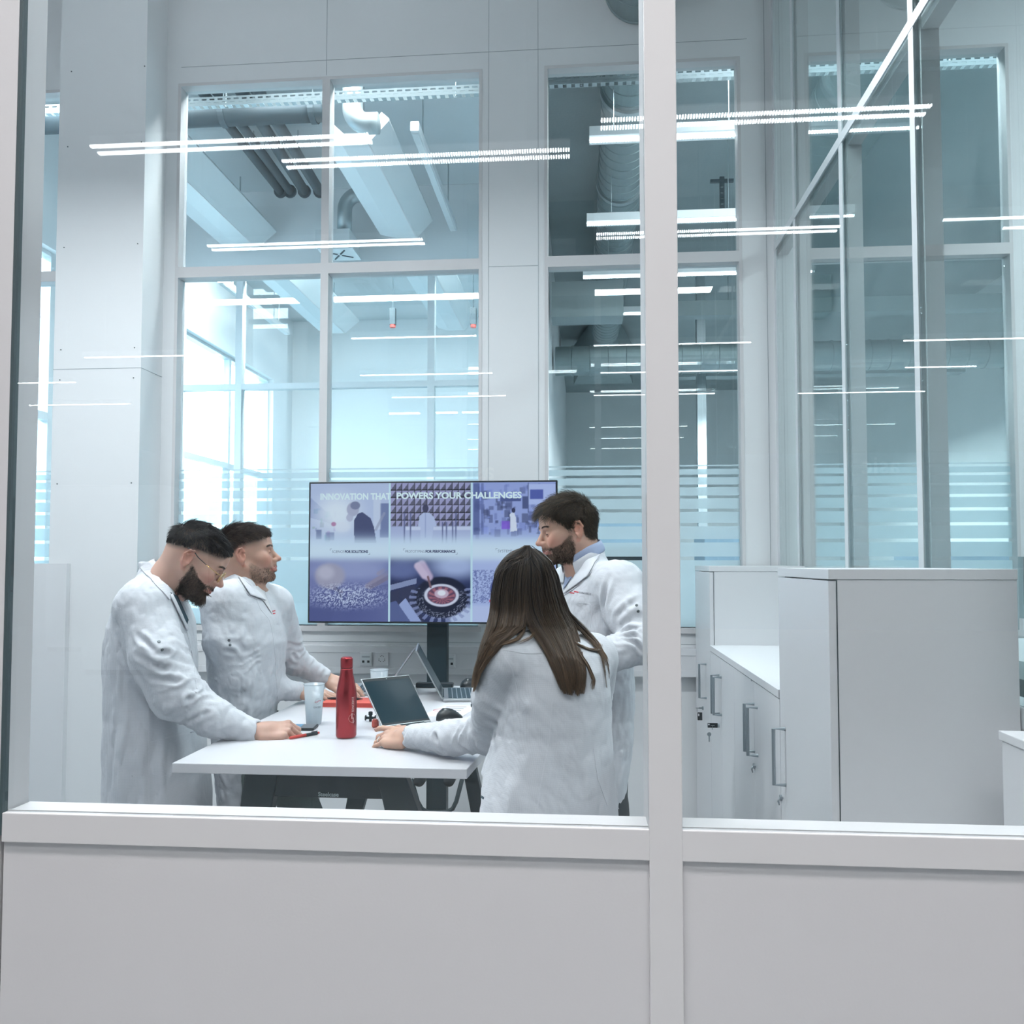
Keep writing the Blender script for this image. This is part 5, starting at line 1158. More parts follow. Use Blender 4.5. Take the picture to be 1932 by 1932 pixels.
s.short_hair(X,Q,NR,R,t,k,HAIRMASK(ha),lambda q:np.interp(q[:,2]-ha(q),[-.01,.02,.06],[.004,.014,.028]),lambda q:np.stack([.35+.5*sstep(q[:,2],.04,.1),q[:,1]*3,-.8+.9*sstep(q[:,2],.04,.1)],1),dk,6500,lift=.6)
s.short_hair(X,Q,NR,R,t,k,beard_mask(),lambda q:np.interp(-q[:,2],[.02,.06,.1],[.004,.009,.026])*np.interp(q[:,0],[0,.06],[.6,1.1]),lambda q:np.stack([.15+0*q[:,0],q[:,1]*2,-1+0*q[:,0]],1),((.022,.017,.015),(.11,.07,.05)),4200,'beard',lift=.32,curl=.0012)
s.head_parts(R,t,k,glasses=True,lids=1.5)
y=2.74; C=s.C; s.arm=[[shR,elR,wrR],[shL,elL,wrL]]
C.loft([sec(1640,206,408,y,.28,b=.235),sec(1500,199,402,y,.28,b=.225),sec(1400,198,392,y,.28,b=.215),sec(1300,199,376,y,.28,b=.205),sec(1236,198,374,y,.28,b=.20),sec(1180,204,372,y,.28,b=.195),sec(1145,216,360,y,.28,b=.19),sec(1115,236,344,y,.28,b=.165),sec(1092,257,328,y,.28,b=.115),sec(1074,274,318,y,.28,b=.078),sec(1060,277,310,y,.28,b=.062)],.28,.02)
C.ell(px(275,1140,2.61),(.082,.075,.075),k=.05).ell(px(285,1138,2.90),(.08,.07,.07),k=.05)
C.chain([shR,px(300,1235,2.55),elR,px(402,1354,2.565),wrR-V((.006,0,-.002))],[.083,.080,.073,.056,.040],.028).chain([shL,elL,wrL+V((0,0,.03))],[.078,.07,.05],.03)
C.cone(wrR-V((.012,0,-.002)),wrR+V((.08,.01,-.004)),.031,.033,.006,1)
f_=lambda pts,yy:[px(u,v,yy) for u,v in pts]
cre=[(f_([(232,1240),(262,1285),(300,1335),(345,1366)],2.52),.012,.011),(f_([(250,1190),(300,1235),(350,1222)],2.48),.008,.006),(f_([(258,1235),(310,1262),(352,1240)],2.47),.008,.006),
(f_([(280,1278),(330,1285),(372,1272)],2.47),.008,.006),(f_([(310,1335),(350,1320),(392,1308)],2.48),.007,.005),(f_([(350,1362),(390,1345),(425,1335)],2.5),.007,.004),(f_([(222,1180),(205,1230)],2.62),.008,.006),(f_([(225,1200),(240,1250),(236,1300)],2.55),.009,.006),
(f_([(262,1345),(250,1420),(240,1510)],2.55),.014,.008),(f_([(300,1370),(285,1440),(292,1515)],2.54),.013,.006),(f_([(225,1320),(215,1420),(218,1510)],2.6),.012,.006)]
s.coat_mesh((-1.68,2.38,.6),(-.86,3.12,1.6),.0055,creases=cre,amp=.0040)
s.collar(px(304,1092,2.73),.060,.068,.3,math.radians(46),0,.030,.030,1.5,out=.006,drop=.02)
s.ribbon([(273,1066),(282,1079),(296,1097),(309,1112),(321,1127)],.030,'collar_fold',M['coat2'],.0035)
s.ribbon([(281,1320),(281,1400),(281,1515)],.003,'seam',M['coat2']); s.ribbon([(284,1400),(330,1388),(374,1379)],.004,'pocket_edge',M['coat2']); s.ribbon([(281,1402),(281,1461),(318,1463)],.002,'seam',M['coat2']); s.ribbon([(200,1140),(228,1148)],.002,'seam',M['coat2'])
for u,v in ((300,1211),(306,1226)): s.snap(u,v)
s.patch([(320,1118),(334,1126),(354,1170),(350,1183)],'shirt',M['tealtop'],8,12,.003); s.patch([(318,1124),(322,1121),(352,1184),(350,1190)],'front_edge',M['coat2'],4,12,.006,.003); s.ribbon([(352,1188),(364,1240),(372,1300)],.004,'placket_edge',M['coat2'])
s.legs([(-1.40,2.64),(-1.40,2.84)],[(-1.40,2.62,-1.37,2.63),(-1.38,2.86,-1.36,2.85)],M['navy']); s.shoe(-1.38,2.62,0); s.shoe(-1.36,2.86,0)
# ------------------------------------------------------------------ B: second man at the left table edge
B=Person((-1.25,3.12,0),'smiling person in white lab coat standing second at the left, hands on a keyboard',23)
s=B; R=rotm(.27,math.radians(-6),0); k=.945; t=px(456,1049,3.03)-R@V((-.012,-.081,-.005))*k; nb=px(462,1105,3.11); hd=.06
head(s.S,R,t,k,smile=1); s.S.cone(t+R@V((-.03,0,-.03)),nb,.056,.064,.03)
shR,elR,wrR=px(420,1138,2.98),px(447,1276,2.98),px(566,1305,3.27); shL,elL,wrL=px(520,1142,3.25),px(551,1243,3.36),px(618,1281,3.47)
core(s,nb,px(460,1180,3.12),px(465,1400,3.12)); s.S.chain([nb-V((0,0,.03)),shR],[.05,.05],.03).chain([nb-V((0,0,.03)),shL],[.05,.05],.03); arms(s,shR,elR,wrR); arms(s,shL,elL,wrL)
hand(s.S,wrR+V((.006,0,-.004)),handR((.97,.2,-.12),(-.2,.95,.15)),[(.25,.4,.25),(.25,.45,.25),(.3,.45,.25),(.35,.45,.25)],.08,k=.98,thumb=(.45,.5))
hand(s.S,wrL+V((.006,0,-.006)),handR((.98,-.05,-.2),(.05,-.95,-.25),True),[(.25,.4,.25),(.25,.45,.25),(.3,.45,.25),(.35,.45,.25)],.08,k=.98,thumb=(.4,.5))
X,Q=surf(s.S,(-1.62,2.82,.86),(-.64,3.62,1.86),.0034); NR=normals(X,Q); hb=hl([-.11,-.07,-.02,.03,.06,.085,.1],[-.02,.012,.042,.050,.056,.064,.070])
s.fbv=bvh(X,Q); s.body=mesh_obj('body',X,Q,M['skin'],s.root,smooth=True,col=s.skin_cols(X,R,t,k,(.56,.355,.275),lambda q:beard_mask(cheek=(-.03,-.034,-.058,-.06,-.048))(q)*.36,fade_mask(hb,.034)))
s.short_hair(X,Q,NR,R,t,k,HAIRMASK(hb),lambda q:np.interp(q[:,2]-hb(q),[-.01,.015,.05],[.005,.016,.034]),lambda q:np.stack([.3+.7*sstep(q[:,2],.03,.09),q[:,1]*3,-.8+.85*sstep(q[:,2],.03,.09)],1),((.016,.016,.018),(.10,.07,.055)),6500,lift=.58,curl=.0018)
s.short_hair(X,Q,NR,R,t,k,beard_mask(cheek=(-.03,-.034,-.058,-.06,-.048)),lambda q:np.interp(-q[:,2],[.02,.1],[.002,.006]),lambda q:np.stack([.2+0*q[:,0],q[:,1]*2,-1+0*q[:,0]],1),((.05,.037,.03),(.16,.11,.08)),1300,'beard',lift=.3,r=.0004)
s.head_parts(R,t,k,lids=.7,teeth=True)
y=3.12; C=s.C; s.arm=[[shR,elR,wrR],[shL,elL,wrL]]
C.loft([sec(1521,417,514,y,hd,b=.19),sec(1400,404,516,y,hd,b=.19),sec(1340,400,524,y,hd,b=.19),sec(1290,398,537,y,hd,b=.19),sec(1210,392,541,y,hd,b=.19),sec(1160,389,531,y,hd,b=.19),sec(1130,396,518,y,hd,b=.175),sec(1112,412,503,y,hd,b=.14),sec(1096,432,496,y,hd,b=.095),sec(1084,440,490,y,hd,b=.07)],hd,.02)
C.ell(px(424,1134,2.99),(.075,.07,.068),k=.05).ell(px(512,1136,3.24),(.07,.065,.065),k=.05)
C.chain([shR,px(424,1210,2.955),elR,px(505,1296,3.13),wrR-V((.004,0,0))],[.074,.070,.064,.049,.036],.026).chain([shL,elL,wrL-V((.004,0,0))],[.07,.058,.036],.026)
C.cone(wrR-V((.010,0,0)),wrR+V((.08,.03,-.008)),.028,.03,.006,1).cone(wrL-V((.010,0,0)),wrL+V((.08,0,-.01)),.028,.03,.006,1)
cre=[(f_([(462,1165),(466,1205),(480,1240)],2.93),.008,.006),(f_([(405,1190),(425,1225),(450,1235)],2.9),.008,.005),(f_([(535,1215),(560,1245),(590,1262)],3.3),.007,.005),
(f_([(410,1300),(418,1380),(414,1450)],2.95),.011,.006),(f_([(455,1335),(470,1380),(480,1440)],2.95),.012,.006)]
s.coat_mesh((-1.6,2.84,.66),(-.70,3.62,1.58),.0058,creases=cre,amp=.0040)
s.collar(px(464,1106,3.11),.068,.078,hd,math.radians(24),0,.036,.046,1.4,out=.015,drop=.03,point=.012)
s.ribbon([(482,1125),(492,1150),(508,1168),(514,1190),(519,1230),(521,1275),(526,1330)],.004,'placket_edge',M['coat2']); s.ribbon([(432,1390),(470,1380),(500,1365)],.004,'pocket_edge',M['coat2'])
for u,v in ((432,1208),(434,1217)): s.snap(u,v)
s.ribbon([(514,1153.5),(519,1152)],.004,'logo_bar',M['redprint']); s.ribbon([(515,1158),(519,1157)],.004,'logo_bar',M['redprint'])
s.patch([(470,1108),(494,1104),(513,1160),(496,1134)],'shirt',M['tee'],10,12,.003); s.patch([(446,1086),(472,1104),(499,1134),(470,1124)],'lapel',M['coat2'],10,12,.007,.003); s.ribbon([(446,1090),(468,1124),(484,1131),(500,1134)],.003,'lapel_edge',M['coat2'],.003)
h=px(612,1280,3.43); S1=wrL; MB().tube([S1+V((.012*math.cos(q)*0+.004,.030*math.cos(q),.026*math.sin(q))) for q in np.linspace(0,6.283,25)],.003,6,False).build('watch_strap',M['handle'],s.root,smooth=True)
s.legs([(-1.24,3.04),(-1.22,3.22)],[(-1.20,3.03,-1.18,3.03),(-1.0,3.24,-1.02,3.24)],M['trouser'],.088,.06); s.shoe(-1.18,3.03,-.2); s.shoe(-.98,3.24,-.2)
# ------------------------------------------------------------------ C: tall smiling man at the right
Cc=Person((.07,3.03,0),'tall smiling bearded person with blue shirt collar under a white lab coat, at the right',37)
s=Cc; R=rotm(math.pi+.34,math.radians(12),.0); k=.96; t=px(1090,998.5,2.935)-R@V((-.012,.081,-.005))*k; nb=px(1103,1062,3.02); hd=math.pi+.42
head(s.S,R,t,k,smile=1); s.S.cone(t+R@V((-.03,0,-.03)),nb,.058,.068,.03)
shL,elL,wrL=px(1170,1106,2.87),px(1226,1212,2.76),px(1092,1244,2.70); shR,elR,wrR=px(1068,1112,3.2),px(1066,1225,3.28),px(1045,1248,3.0)
core(s,nb,px(1120,1180,3.03),px(1125,1400,3.03)); s.S.chain([nb-V((0,0,.03)),shR],[.05,.05],.03).chain([nb-V((0,0,.03)),shL],[.05,.05],.03); arms(s,shR,elR,wrR); arms(s,shL,elL,wrL)
hand(s.S,wrL,handR((-.9,.35,.05),(.1,.3,.95),True),[(.4,.6,.4)]*4,.05,thumb=(.4,.3)); hand(s.S,wrR,handR((-.75,-.6,0),(-.2,.2,.95)),[(.4,.6,.4)]*4,.05,thumb=(.4,.3))
X,Q=surf(s.S,(-.42,2.48,.86),(.44,3.48,1.98),.0034); NR=normals(X,Q); hc=hl([-.12,-.06,-.040,-.030,0,.012,.022,.032,.05,.07,.09],[-.055,-.05,-.035,.032,.030,.004,.002,.022,.038,.056,.074])
s.fbv=bvh(X,Q); s.body=mesh_obj('body',X,Q,M['skin'],s.root,smooth=True,col=s.skin_cols(X,R,t,k,(.58,.37,.285),lambda q:beard_mask()(q)*.7,fade_mask(hc,.004)))
s.short_hair(X,Q,NR,R,t,k,HAIRMASK(hc),lambda q:np.interp(q[:,2],[-.05,.0,.05,.1],[.008,.014,.026,.044]),lambda q:np.stack([-.3+1.2*sstep(q[:,2],.03,.09),q[:,1]*4,-.8+.8*sstep(q[:,2],.03,.09)],1),((.014,.014,.015),(.13,.095,.062)),7500,lift=.6,curl=.006,K=7)
s.short_hair(X,Q,NR,R,t,k,beard_mask(),lambda q:np.interp(-q[:,2],[.02,.1],[.003,.009]),lambda q:np.stack([.2+0*q[:,0],q[:,1]*2,-1+0*q[:,0]],1),((.03,.022,.018),(.13,.09,.06)),4200,'beard',lift=.3,curl=.001,r=.0004)
s.head_parts(R,t,k,lids=1.2,teeth=True)
y=3.03; C=s.C; s.arm=[[shR,elR,wrR],[shL,elL,wrL]]
C.loft([sec(1507,1046,1174,y,hd,b=.18),sec(1400,1052,1190,y,hd,b=.185),sec(1290,1058,1194,y,hd,b=.19),sec(1200,1052,1186,y,hd,b=.19),sec(1130,1050,1184,y,hd,b=.19),sec(1095,1056,1172,y,hd,b=.18),sec(1070,1068,1152,y,hd,b=.14),sec(1052,1080,1136,y,hd,b=.09),sec(1042,1086,1130,y,hd,b=.07)],hd,.02)
C.ell(px(1165,1100,2.88),(.082,.075,.072),k=.05).ell(px(1075,1102,3.2),(.07,.07,.07),k=.05)
C.chain([shL,px(1190,1160,2.81),elL,px(1160,1232,2.72),wrL+V((.02,0,0))],[.082,.076,.066,.052,.04],.026).chain([shR,elR,wrR],[.075,.06,.04],.026)
cre=[(f_([(1150,1090),(1140,1150),(1160,1200)],2.8),.009,.008),(f_([(1165,1205),(1190,1188),(1215,1190)],2.72),.007,.008),(f_([(1168,1208),(1195,1200),(1222,1215)],2.70),.006,.007),(f_([(1180,1206),(1200,1215),(1215,1235)],2.68),.006,.007),(f_([(1160,1165),(1180,1150),(1200,1130)],2.74),.009,.005),(f_([(1150,1220),(1180,1222),(1210,1212)],2.66),.007,.004)]
s.coat_mesh((-.44,2.5,.66),(.48,3.46,1.74),.0058,creases=cre,amp=.0040)
s.collar(px(1101,1062,3.02),.073,.082,hd,math.radians(22),0,.038,.042,1.3,out=.006,drop=.02,point=.010)
s.collar(px(1105,1055,3.02),.066,.074,hd,math.radians(20),0,.050,.040,.5,out=.008,drop=.02,name='shirt_collar',mat=M['shirtblue'],point=.02)
s.patch([(1070,1068),(1100,1058),(1076,1095),(1064,1112)],'shirt',M['shirtblue'],8,12,.003); s.patch([(1104,1060),(1131,1048),(1111,1088),(1064,1122)],'lapel',M['coat2'],12,14,.006,.003); s.ribbon([(1131,1050),(1113,1086),(1095,1092),(1093,1104),(1064,1124)],.003,'lapel_edge',M['coat2'],.004); s.patch([(1062,1074),(1070,1066),(1066,1100),(1056,1100)],'lapel',M['coat2'],6,10,.006,.003)
s.ribbon([(1092,1137.5),(1116,1139),(1114,1186)],.002,'pocket_edge',M['coat2'])
s.ribbon([(1075.5,1118),(1083.5,1119.5)],.0042,'logo_bar',M['redprint']); s.ribbon([(1083.5,1115.8),(1091.5,1117.6)],.0042,'logo_bar',M['redprint'])
s.ribbon([(1084+6.5*math.cos(q),1117.5+7*math.sin(q)) for q in np.linspace(0,6.283,20)],.0005,'logo_ring',M['seam'],.0004,step=3); s.marks('SONCEBOZ',1093,1119.5,23,3.2,1.2,M['greyprint'])
for u,v in ((1201,1142),(1204,1153)): s.snap(u,v)
s.legs([(.05,2.95),(.07,3.12)],[(.10,2.94,.10,2.94),(.10,3.14,.09,3.13)],M['navy'],.088,.06); s.shoe(.08,2.94,math.pi); s.shoe(.08,3.14,math.pi)
# ------------------------------------------------------------------ D: woman with long hair, back to the glass
D_=Person((-.07,2.24,0),'long haired person in white lab coat seen from behind, hand flat on the table',53)
s=D_; hd=math.radians(108); R=rotm(math.radians(122),math.radians(12),math.radians(-4)); k=.94; t=px(990,1112,2.27); nb=px(1012,1182,2.245)
head(s.S,R,t,k,fem=True); s.S.cone(t+R@V((-.03,0,-.03)),nb,.05,.056,.03)
shL,elL,wrL=px(962,1242,2.17),px(926,1382,2.355),px(774,1389,2.485); shR,elR,wrR=px(1120,1245,2.33),px(1110,1385,2.46),px(1020,1372,2.62)
core(s,nb,px(1040,1280,2.24),px(1030,1480,2.24),(.05,.065,.055)); s.S.chain([nb-V((0,0,.03)),shR],[.045,.045],.03).chain([nb-V((0,0,.03)),shL],[.045,.045],.03); arms(s,shR,elR,wrR,(.042,.036,.033,.023)); arms(s,shL,elL,wrL,(.042,.036,.033,.023))
info={}
hand(s.S,wrL+V((-.004,.004,-.004)),handR((-.88,.44,-.08),(.36,.76,.54),True),[(.05,.25,.15),(.35,.55,.3),(.4,.6,.3),(.22,.4,.2)],.16,k=.97,thumb=(.5,.25),rs=.92,ret=info)
hand(s.S,wrR,handR((-.9,.4,-.1),(-.3,-.9,.2)),[(.3,.4,.3)]*4,.08,k=.9,rs=.9)
X,Q=surf(s.S,(-.82,1.98,.84),(.22,2.86,1.70),.0034); NR=normals(X,Q)
s.fbv=bvh(X,Q); s.body=mesh_obj('body',X,Q,M['skin'],s.root,smooth=True,col=s.skin_cols(X,R,t,k,(.60,.38,.29),None,lambda q:sstep(q[:,2]-np.interp(q[:,0],[-.1,-.02,.03,.07,.09],[-.11,-.10,.03,.05,.08]),-.005,.005)*.97*(np.abs(q[:,1])<.1),scol=(.025,.021,.019)))
s.head_parts(R,t,k,lids=.6)
tp,p_,a_,sp_=info['tips'][2]; c0=tp[1]*.45+tp[2]*.55; ax_=tp[2]-tp[1]; ax_/=np.linalg.norm(ax_); u_=np.cross(ax_,V((0,0,1))); u_/=np.linalg.norm(u_); w_=np.cross(ax_,u_)
rg=MB().tube([c0+.0093*(u_*math.cos(q)+w_*math.sin(q)) for q in np.linspace(0,6.283,21)],.0011,6,False).build('finger_ring',M['alu'],s.root,smooth=True); c1_=c0+(w_ if w_[2]>0 else -w_)*.0105; MB().obox(c1_,ax_*.0022,u_*.0022,np.cross(ax_,u_)*.002).build('ring_stone',pbr('clear_stone',(.8,.8,.82),.05,.3),rg)
for tps,_,_,_ in info['tips']:
    d_=tps[-1]-tps[-2]; d_/=np.linalg.norm(d_); n_=info['T']((0,0,1))-info['T']((0,0,0)); n_/=np.linalg.norm(n_); n_-=d_*np.dot(n_,d_); n_/=np.linalg.norm(n_); s_=np.cross(d_,n_); q=tps[-1]+n_*.0052-d_*.001
    MB().obox(q,d_*.0055,s_*.0042,n_*.0009).build('fingernail',pbr('pale_pink_nail',(.66,.42,.42),.25),s.root,bevel=.0008)
y=2.24; C=s.C; s.arm=[[shR,elR,wrR],[shL,elL,wrL]]
SC_=[sec(1650,872,1172,y,hd,a=.17),sec(1545,884,1166,y,hd,a=.165),sec(1500,896,1163,y,hd,a=.16),sec(1440,916,1157,y,hd,a=.15),sec(1380,938,1152,y,hd,a=.14),sec(1310,940,1151,y,hd,a=.135),sec(1262,944,1146,y,hd,a=.125),sec(1232,956,1132,y,hd,a=.11),sec(1208,972,1094,y,hd,a=.088),sec(1192,985,1054,y,hd,a=.066)]
C.loft(SC_,hd,.02)
C.ell(px(968,1238,2.18),(.068,.066,.064),k=.05).ell(px(1112,1238,2.32),(.066,.066,.062),k=.05)
C.chain([shL,px(938,1310,2.23),elL,px(850,1392,2.40),wrL+V((.004,0,0))],[.067,.064,.058,.047,.036],.024).chain([shR,elR,wrR],[.066,.055,.036],.026)
C.cone(wrL+V((.012,0,-.002)),wrL-V((.08,-.03,.006)),.028,.03,.006,1); C.box((-.8,2.6,.95),(.54,.6,.1005),rd=.001,k=.004,op=1)
cre=[(f_([(978,1290),(972,1318),(1000,1345)],2.08),.010,.012),(f_([(985,1240),(990,1280),(982,1318)],2.06),.010,.008),(f_([(950,1240),(962,1280),(974,1330)],2.08),.007,.007),(f_([(880,1345),(905,1370),(940,1400)],2.2),.009,.008),(f_([(845,1365),(870,1400),(900,1425)],2.28),.008,.008),(f_([(810,1372),(825,1395),(838,1420)],2.36),.006,.006),(f_([(990,1395),(1040,1380),(1090,1350)],2.05),.016,.006),
(f_([(955,1425),(1010,1440),(1060,1430)],2.05),.012,.007),(f_([(1030,1230),(1035,1300),(1030,1380)],2.04),.014,.004),(f_([(1100,1420),(1120,1480),(1130,1540)],2.08),.012,.006),(f_([(930,1450),(960,1490),(970,1540)],2.06),.013,.006),(f_([(940,1350),(930,1395),(905,1425)],2.16),.008,.006)]
s.coat_mesh((-.74,1.98,.78),(.24,2.86,1.52),.0048,creases=cre,amp=.0026)
s.collar(px(1014,1186,2.245),.062,.070,hd,math.radians(10),0,.030,.042,1.0,out=.02)
s.ribbon([(930,1222),(985,1232),(1050,1233),(1110,1228)],.002,'yoke_seam',M['coat2']); s.ribbon([(1042,1318),(1036,1400),(1020,1480),(1012,1540)],.003,'back_seam',M['coat2']); s.ribbon([(945,1226),(966,1262),(976,1310),(978,1340)],.003,'armhole_seam',M['coat2']); s.ribbon([(1120,1412),(1128,1470),(1146,1520)],.002,'seam',M['coat2'])
for u,v in ((890,1331),(886,1344)): s.snap(u,v)
S1=[(901,1460),(897,1478),(904,1500),(913,1506)]; s.ribbon(S1,.006,'pocket_edge',M['tealtop'])
s.legs([(-.15,2.26),(.02,2.28)],[(-.15,2.24,-.15,2.26),(.04,2.28,.03,2.28)],M['navy'],.10,.055,.85); s.shoe(-.16,2.27,hd); s.shoe(.03,2.31,hd)
# long hair: locks fall from the crown over the back of the head and the coat
def long_hair(s,R,t,k):
    rng=s.rng; T=lambda p:R@(V(p)*k)+t; Hs=Sdf(); Hs.p=list(s.C.p)
    Hs.ell(T((-.012,0,.036)),V((.109,.087,.094))*k,R,.02).ell(T((.04,0,.045)),V((.066,.074,.069))*k,R,.02).ell(T((-.01,0,-.02)),V((.085,.073,.09))*k,R,.03).cone(T((-.02,0,-.05)),nb,.060,.07,.03).ell(T((.03,0,-.03)),V((.06,.062,.09))*k,R,.02)
    V_=[1030,1040,1058,1085,1120,1155,1182,1210,1240,1270,1312]
    G=dict(L=([990,972,949,936,930,928,922,911,901,893,888],[1000,998,995,992,991,991,986,952,926,905,892]),
           M=([994,994,992,990,989,991,1000,1019,1036,1049,1064],[998,1010,1032,1045,1054,1066,1080,1090,1098,1104,1102]),
           W=([1003,1016,1036,1049,1057,1066,1088,1116,1137,1143,1146],[1003,1018,1040,1053,1062,1076,1104,1128,1143,1148,1150]))
    locks=[]
    for g,n in (('L',30),('M',62),('W',5)):
        for i in range(n): locks.append((g,(i+rng.uniform(0,1))/n,rng.normal(0,1,4),rng.uniform(0,1)))
    K=48; paths=[];cols=[];rad=[]
    for g,sl,nz,sh in locks:
        m=dict(L=62,M=66,W=16)[g]; lo_,hi_=G[g]
        end=dict(L=rng.uniform(1225,1312),M=rng.uniform(1282,1314),W=rng.uniform(1245,1300))[g]
        for j in range(m):
            spread=rng.normal(0,.06 if g!='W' else .12); pp_=rng.random(); v=np.linspace(1029+3*rng.random() if pp_<.8 else 1035+75*(pp_-.8),end-rng.uniform(0,26)*rng.random(),K); f=(v-1030)/282
            sv=np.clip(sl+spread*(1-.55*f)+.02*nz[0]*np.sin(f*7+nz[1]),-.06,1.06); u=np.interp(v,V_,lo_)*(1-sv)+np.interp(v,V_,hi_)*sv+rng.normal(0,1.2)*f+2.0*np.sin(f*9+nz[2]*3)*f
            bl=sstep(np.linspace(0,1,K),0,.10+.08*rng.random()); u=u if pp_<.8 else (998+4*pp_)*(1-bl)+u*bl
            paths.append(np.stack([u,v],1)); off=.003+.013*sh*rng.uniform(.4,1.2); rad.append(off)
            cols.append((g,rng.random(),f))
    def wisp(pts,n,w):
        pts=np.array(pts,float); tt=np.linspace(0,1,len(pts))
        for j in range(n):
            o=rng.normal(0,w,2); e=rng.uniform(.8,1.08); q=np.linspace(0,min(e,1),K); a=np.stack([np.interp(q,tt,pts[:,0]),np.interp(q,tt,pts[:,1])],1)
            for _ in range(8): a[1:-1]=(a[:-2]+2*a[1:-1]+a[2:])/4
            paths.append(a+o*(np.linspace(.4,1.3,K)[:,None])); rad.append(rng.uniform(.004,.012)); cols.append(('L',rng.random(),np.linspace(.35,1,K)))
    wisp([(985,1130),(990,1165),(990,1188),(978,1206),(950,1215),(917,1216)],46,1.6); wisp([(1000,1140),(1005,1175),(1014,1190),(1000,1204),(975,1214)],20,1.4); wisp([(960,1130),(966,1165),(955,1190),(930,1200),(916,1214)],36,2.2)
    wisp([(1060,1150),(1072,1185),(1085,1213),(1110,1225),(1130,1227),(1133,1220),(1131,1214)],44,1.3); wisp([(1070,1170),(1088,1225),(1108,1255),(1120,1284),(1117,1300)],40,1.3); wisp([(1064,1150),(1095,1190),(1125,1215),(1142,1238),(1149,1260)],22,1.6); wisp([(1062,1145),(1090,1185),(1118,1203)],20,2.0)
    UVp=np.array(paths); n=len(UVp); D3=np.array([ray(a,b) for a,b in UVp.reshape(-1,2)]); D3/=D3[:,1:2]; O=V((0,0,CZ)); off=np.repeat(np.array(rad),K)
    yy=np.full(len(D3),1.75)
    for it in range(64):
        p=O+D3*yy[:,None]; d=Hs.eval(p)-off; yy=np.minimum(yy+np.clip(d*.85,-.02,.1),2.62)
    yy=yy.reshape(n,K)
    # strands that miss every surface hang in the plane of their last support
    for i in range(n):
        bad=yy[i]>2.5
        if bad.all(): yy[i]=2.25
        elif bad.any(): ok=np.where(~bad)[0]; yy[i]=np.interp(np.arange(K),ok,yy[i][ok])
    for _ in range(30): yy[:,1:-1]=(yy[:,:-2]+2*yy[:,1:-1]+yy[:,2:])/4
    path=(O+D3*yy.reshape(-1,1)).reshape(n,K,3)
    C3=np.zeros((n,K,3))
    for i,(g,v,f) in enumerate(cols):
        b=V((.020,.019,.020))*(1-v*v)+V((.115,.085,.062))*v*v; tp=V((.25,.155,.090))*(.35+.9*((v*7.3)%1)); w=np.clip(f,0,1)**1.6*(1.0 if g=='L' else .62); C3[i]=b*(1-w[:,None])+tp*w[:,None]
    strands('hair',path,np.where(np.array([c[0]=='W' for c in cols]),.0006,rng.uniform(.0005,.0009,n)),M['hair'],s.root,C3)
long_hair(D_,R,t,k)
# ================================================================ LIGHT AND CAMERA
def area(name,loc,sx,sy,pw,rot=(0,0,0),col=(.95,.98,1),spread=180):
    l=bpy.data.lights.new(name,'AREA'); l.shape='RECTANGLE'; l.size=sx; l.size_y=sy; l.energy=pw; l.color=col; l.spread=math.radians(spread)
    o=bpy.data.objects.new(name,l); link(o); o.location=loc; o.rotation_euler=rot; return o
def room_or_fill_lamp(x,y,z,sx,sy,pw,lb,col=(.93,.975,1),grp=None,spread=180):  # builds the room's hanging lamps and also the added fill lights
    t=thing('room_or_fill_lamp',(x,y,z),lb,'lamp',grp)
    MB().box(x-sx/2-.03,x+sx/2+.03,y-sy/2-.03,y+sy/2+.03,z+.01,z+.07).build('housing',M['metalw'],t)
    area('lamp_or_fill_light',(x,y,z),sx,sy,pw,col=col,spread=spread)
    return t
def pendant(x,lb,k,L):
    t=room_or_fill_lamp(x,2.7,3.72,L,.14,LP['room']*k,lb)
    area('added_uplight',(x,2.7,3.82),L,.14,LP['up']*k,rot=(math.pi,0,0),col=(.93,.975,1))  # added upward light, brightens the upper wall by ceiling bounce
    for s in (-.4,.4): MB().tube([(x+s*L,2.7,3.79),(x+s*L,2.7,5.0)],.003,6).build('suspension_wire',M['galv'],t)
pendant(-2.75,'added fill lamp hanging out of view at the left, brightening the white pillar',.64,.9); pendant(-1.44,'left lamp hanging over the meeting table',1,1.25); pendant(.55,'right lamp hanging over the cupboards',.42,.9)  # the leftmost one is added off-frame to brighten the pillar
room_or_fill_lamp(-1.3,.2,4.98,2.4,.35,LP['hall'],'added fill lamp high in the hall before the partition, left',col=(1,.965,.96),spread=125); room_or_fill_lamp(1.5,.0,4.98,2.0,.35,LP['hall']*.7,'added fill lamp high in the hall before the partition, right',col=(1,.965,.96),spread=125)  # added fill for hall and front panel, kept out of the mirrored view
room_or_fill_lamp(0,-1.5,5.1,3,.4,LP['hall'],'added fill lamp high in the hall behind the viewer',col=(1,.98,.97),spread=120)  # added hall fill, also outside what the front glass mirrors
room_or_fill_lamp(-2.2,4.98,4.80,3.0,.25,LP['bright']*.35,'added fill lamp hidden above the windows of the bright room',spread=130,col=(1,.985,.975)); room_or_fill_lamp(-2.2,7.6,4.80,3.0,.25,LP['bright'],'added fill lamp hidden behind the bulkhead of the farther bright room',col=(1,.985,.975))  # added out of sight to brighten both rooms, which have no such lamps
room_or_fill_lamp(2.2,4.98,4.86,3,.25,LP['dark']*.45,'added fill lamp hidden at the ceiling edge of the dark hall')  # added fill, hidden above the window tops
room_or_fill_lamp(2.65,12,3.3,.16,2,LP['dark'],'added long fill lamp hidden low in the dark hall'); room_or_fill_lamp(1.78,8,3.3,.14,1.1,LP['dark']*.5,'added short fill lamp hidden low in the dark hall')  # added behind the solid wall strip to lighten the lower hall
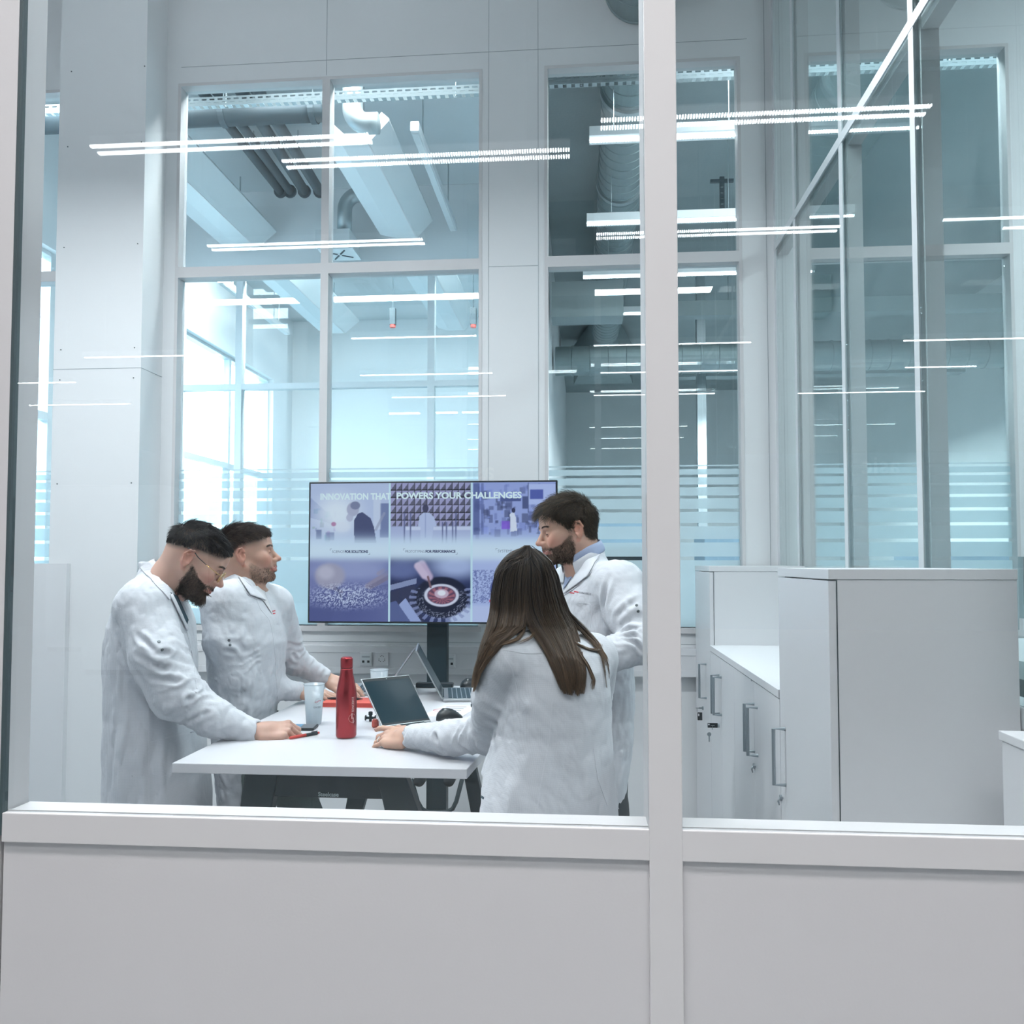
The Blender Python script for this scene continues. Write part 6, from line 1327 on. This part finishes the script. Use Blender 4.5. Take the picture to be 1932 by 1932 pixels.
room_or_fill_lamp(4.1,3.0,4.86,.3,2.0,LP['side'],'added fill lamp out of view beyond the side glass')  # added off-view fill that lifts the side room
s=bpy.data.lights.new('sun','SUN'); s.energy=LP['sun']; s.angle=.01; o=bpy.data.objects.new('sun',s); link(o)
d=Vector((1.0,.62,-.55)); o.rotation_euler=d.to_track_quat('-Z','Y').to_euler()
w=bpy.data.worlds.new('sky'); SC.world=w; w.use_nodes=True; nt=w.node_tree
for n in list(nt.nodes): nt.nodes.remove(n)
bg=nt.nodes.new('ShaderNodeBackground'); o=nt.nodes.new('ShaderNodeOutputWorld'); tc=nt.nodes.new('ShaderNodeTexCoord'); sx=nt.nodes.new('ShaderNodeSeparateXYZ'); cr=nt.nodes.new('ShaderNodeValToRGB')
nt.links.new(tc.outputs['Generated'],sx.inputs[0]); nt.links.new(sx.outputs['Z'],cr.inputs[0]); nt.links.new(cr.outputs[0],bg.inputs[0]); nt.links.new(bg.outputs[0],o.inputs[0])
cr.color_ramp.elements[0].color=(.95,.98,1,1); cr.color_ramp.elements[1].color=(.80,.92,1,1); bg.inputs[1].default_value=LP['sky']
cam=bpy.data.cameras.new('camera'); co=bpy.data.objects.new('camera',cam); link(co)
cam.sensor_fit='HORIZONTAL'; cam.sensor_width=36; cam.lens=36*F/1932; cam.shift_y=27/1932; cam.clip_start=.05; cam.clip_end=200
R=Matrix(((RT[0],UP[0],-FW[0]),(RT[1],UP[1],-FW[1]),(RT[2],UP[2],-FW[2])))
co.matrix_world=Matrix.Translation((0,0,CZ))@R.to_4x4(); SC.camera=co
SC.view_settings.view_transform='Standard'; SC.view_settings.look='None'; SC.view_settings.gamma=1; SC.view_settings.exposure=LP['exp']; SC.view_settings.use_curve_mapping=False
cy=SC.cycles; cy.max_bounces=10; cy.diffuse_bounces=4; cy.glossy_bounces=5; cy.transmission_bounces=4; cy.transparent_max_bounces=40; cy.caustics_reflective=False; cy.caustics_refractive=False; cy.sample_clamp_indirect=4; cy.use_denoising=True
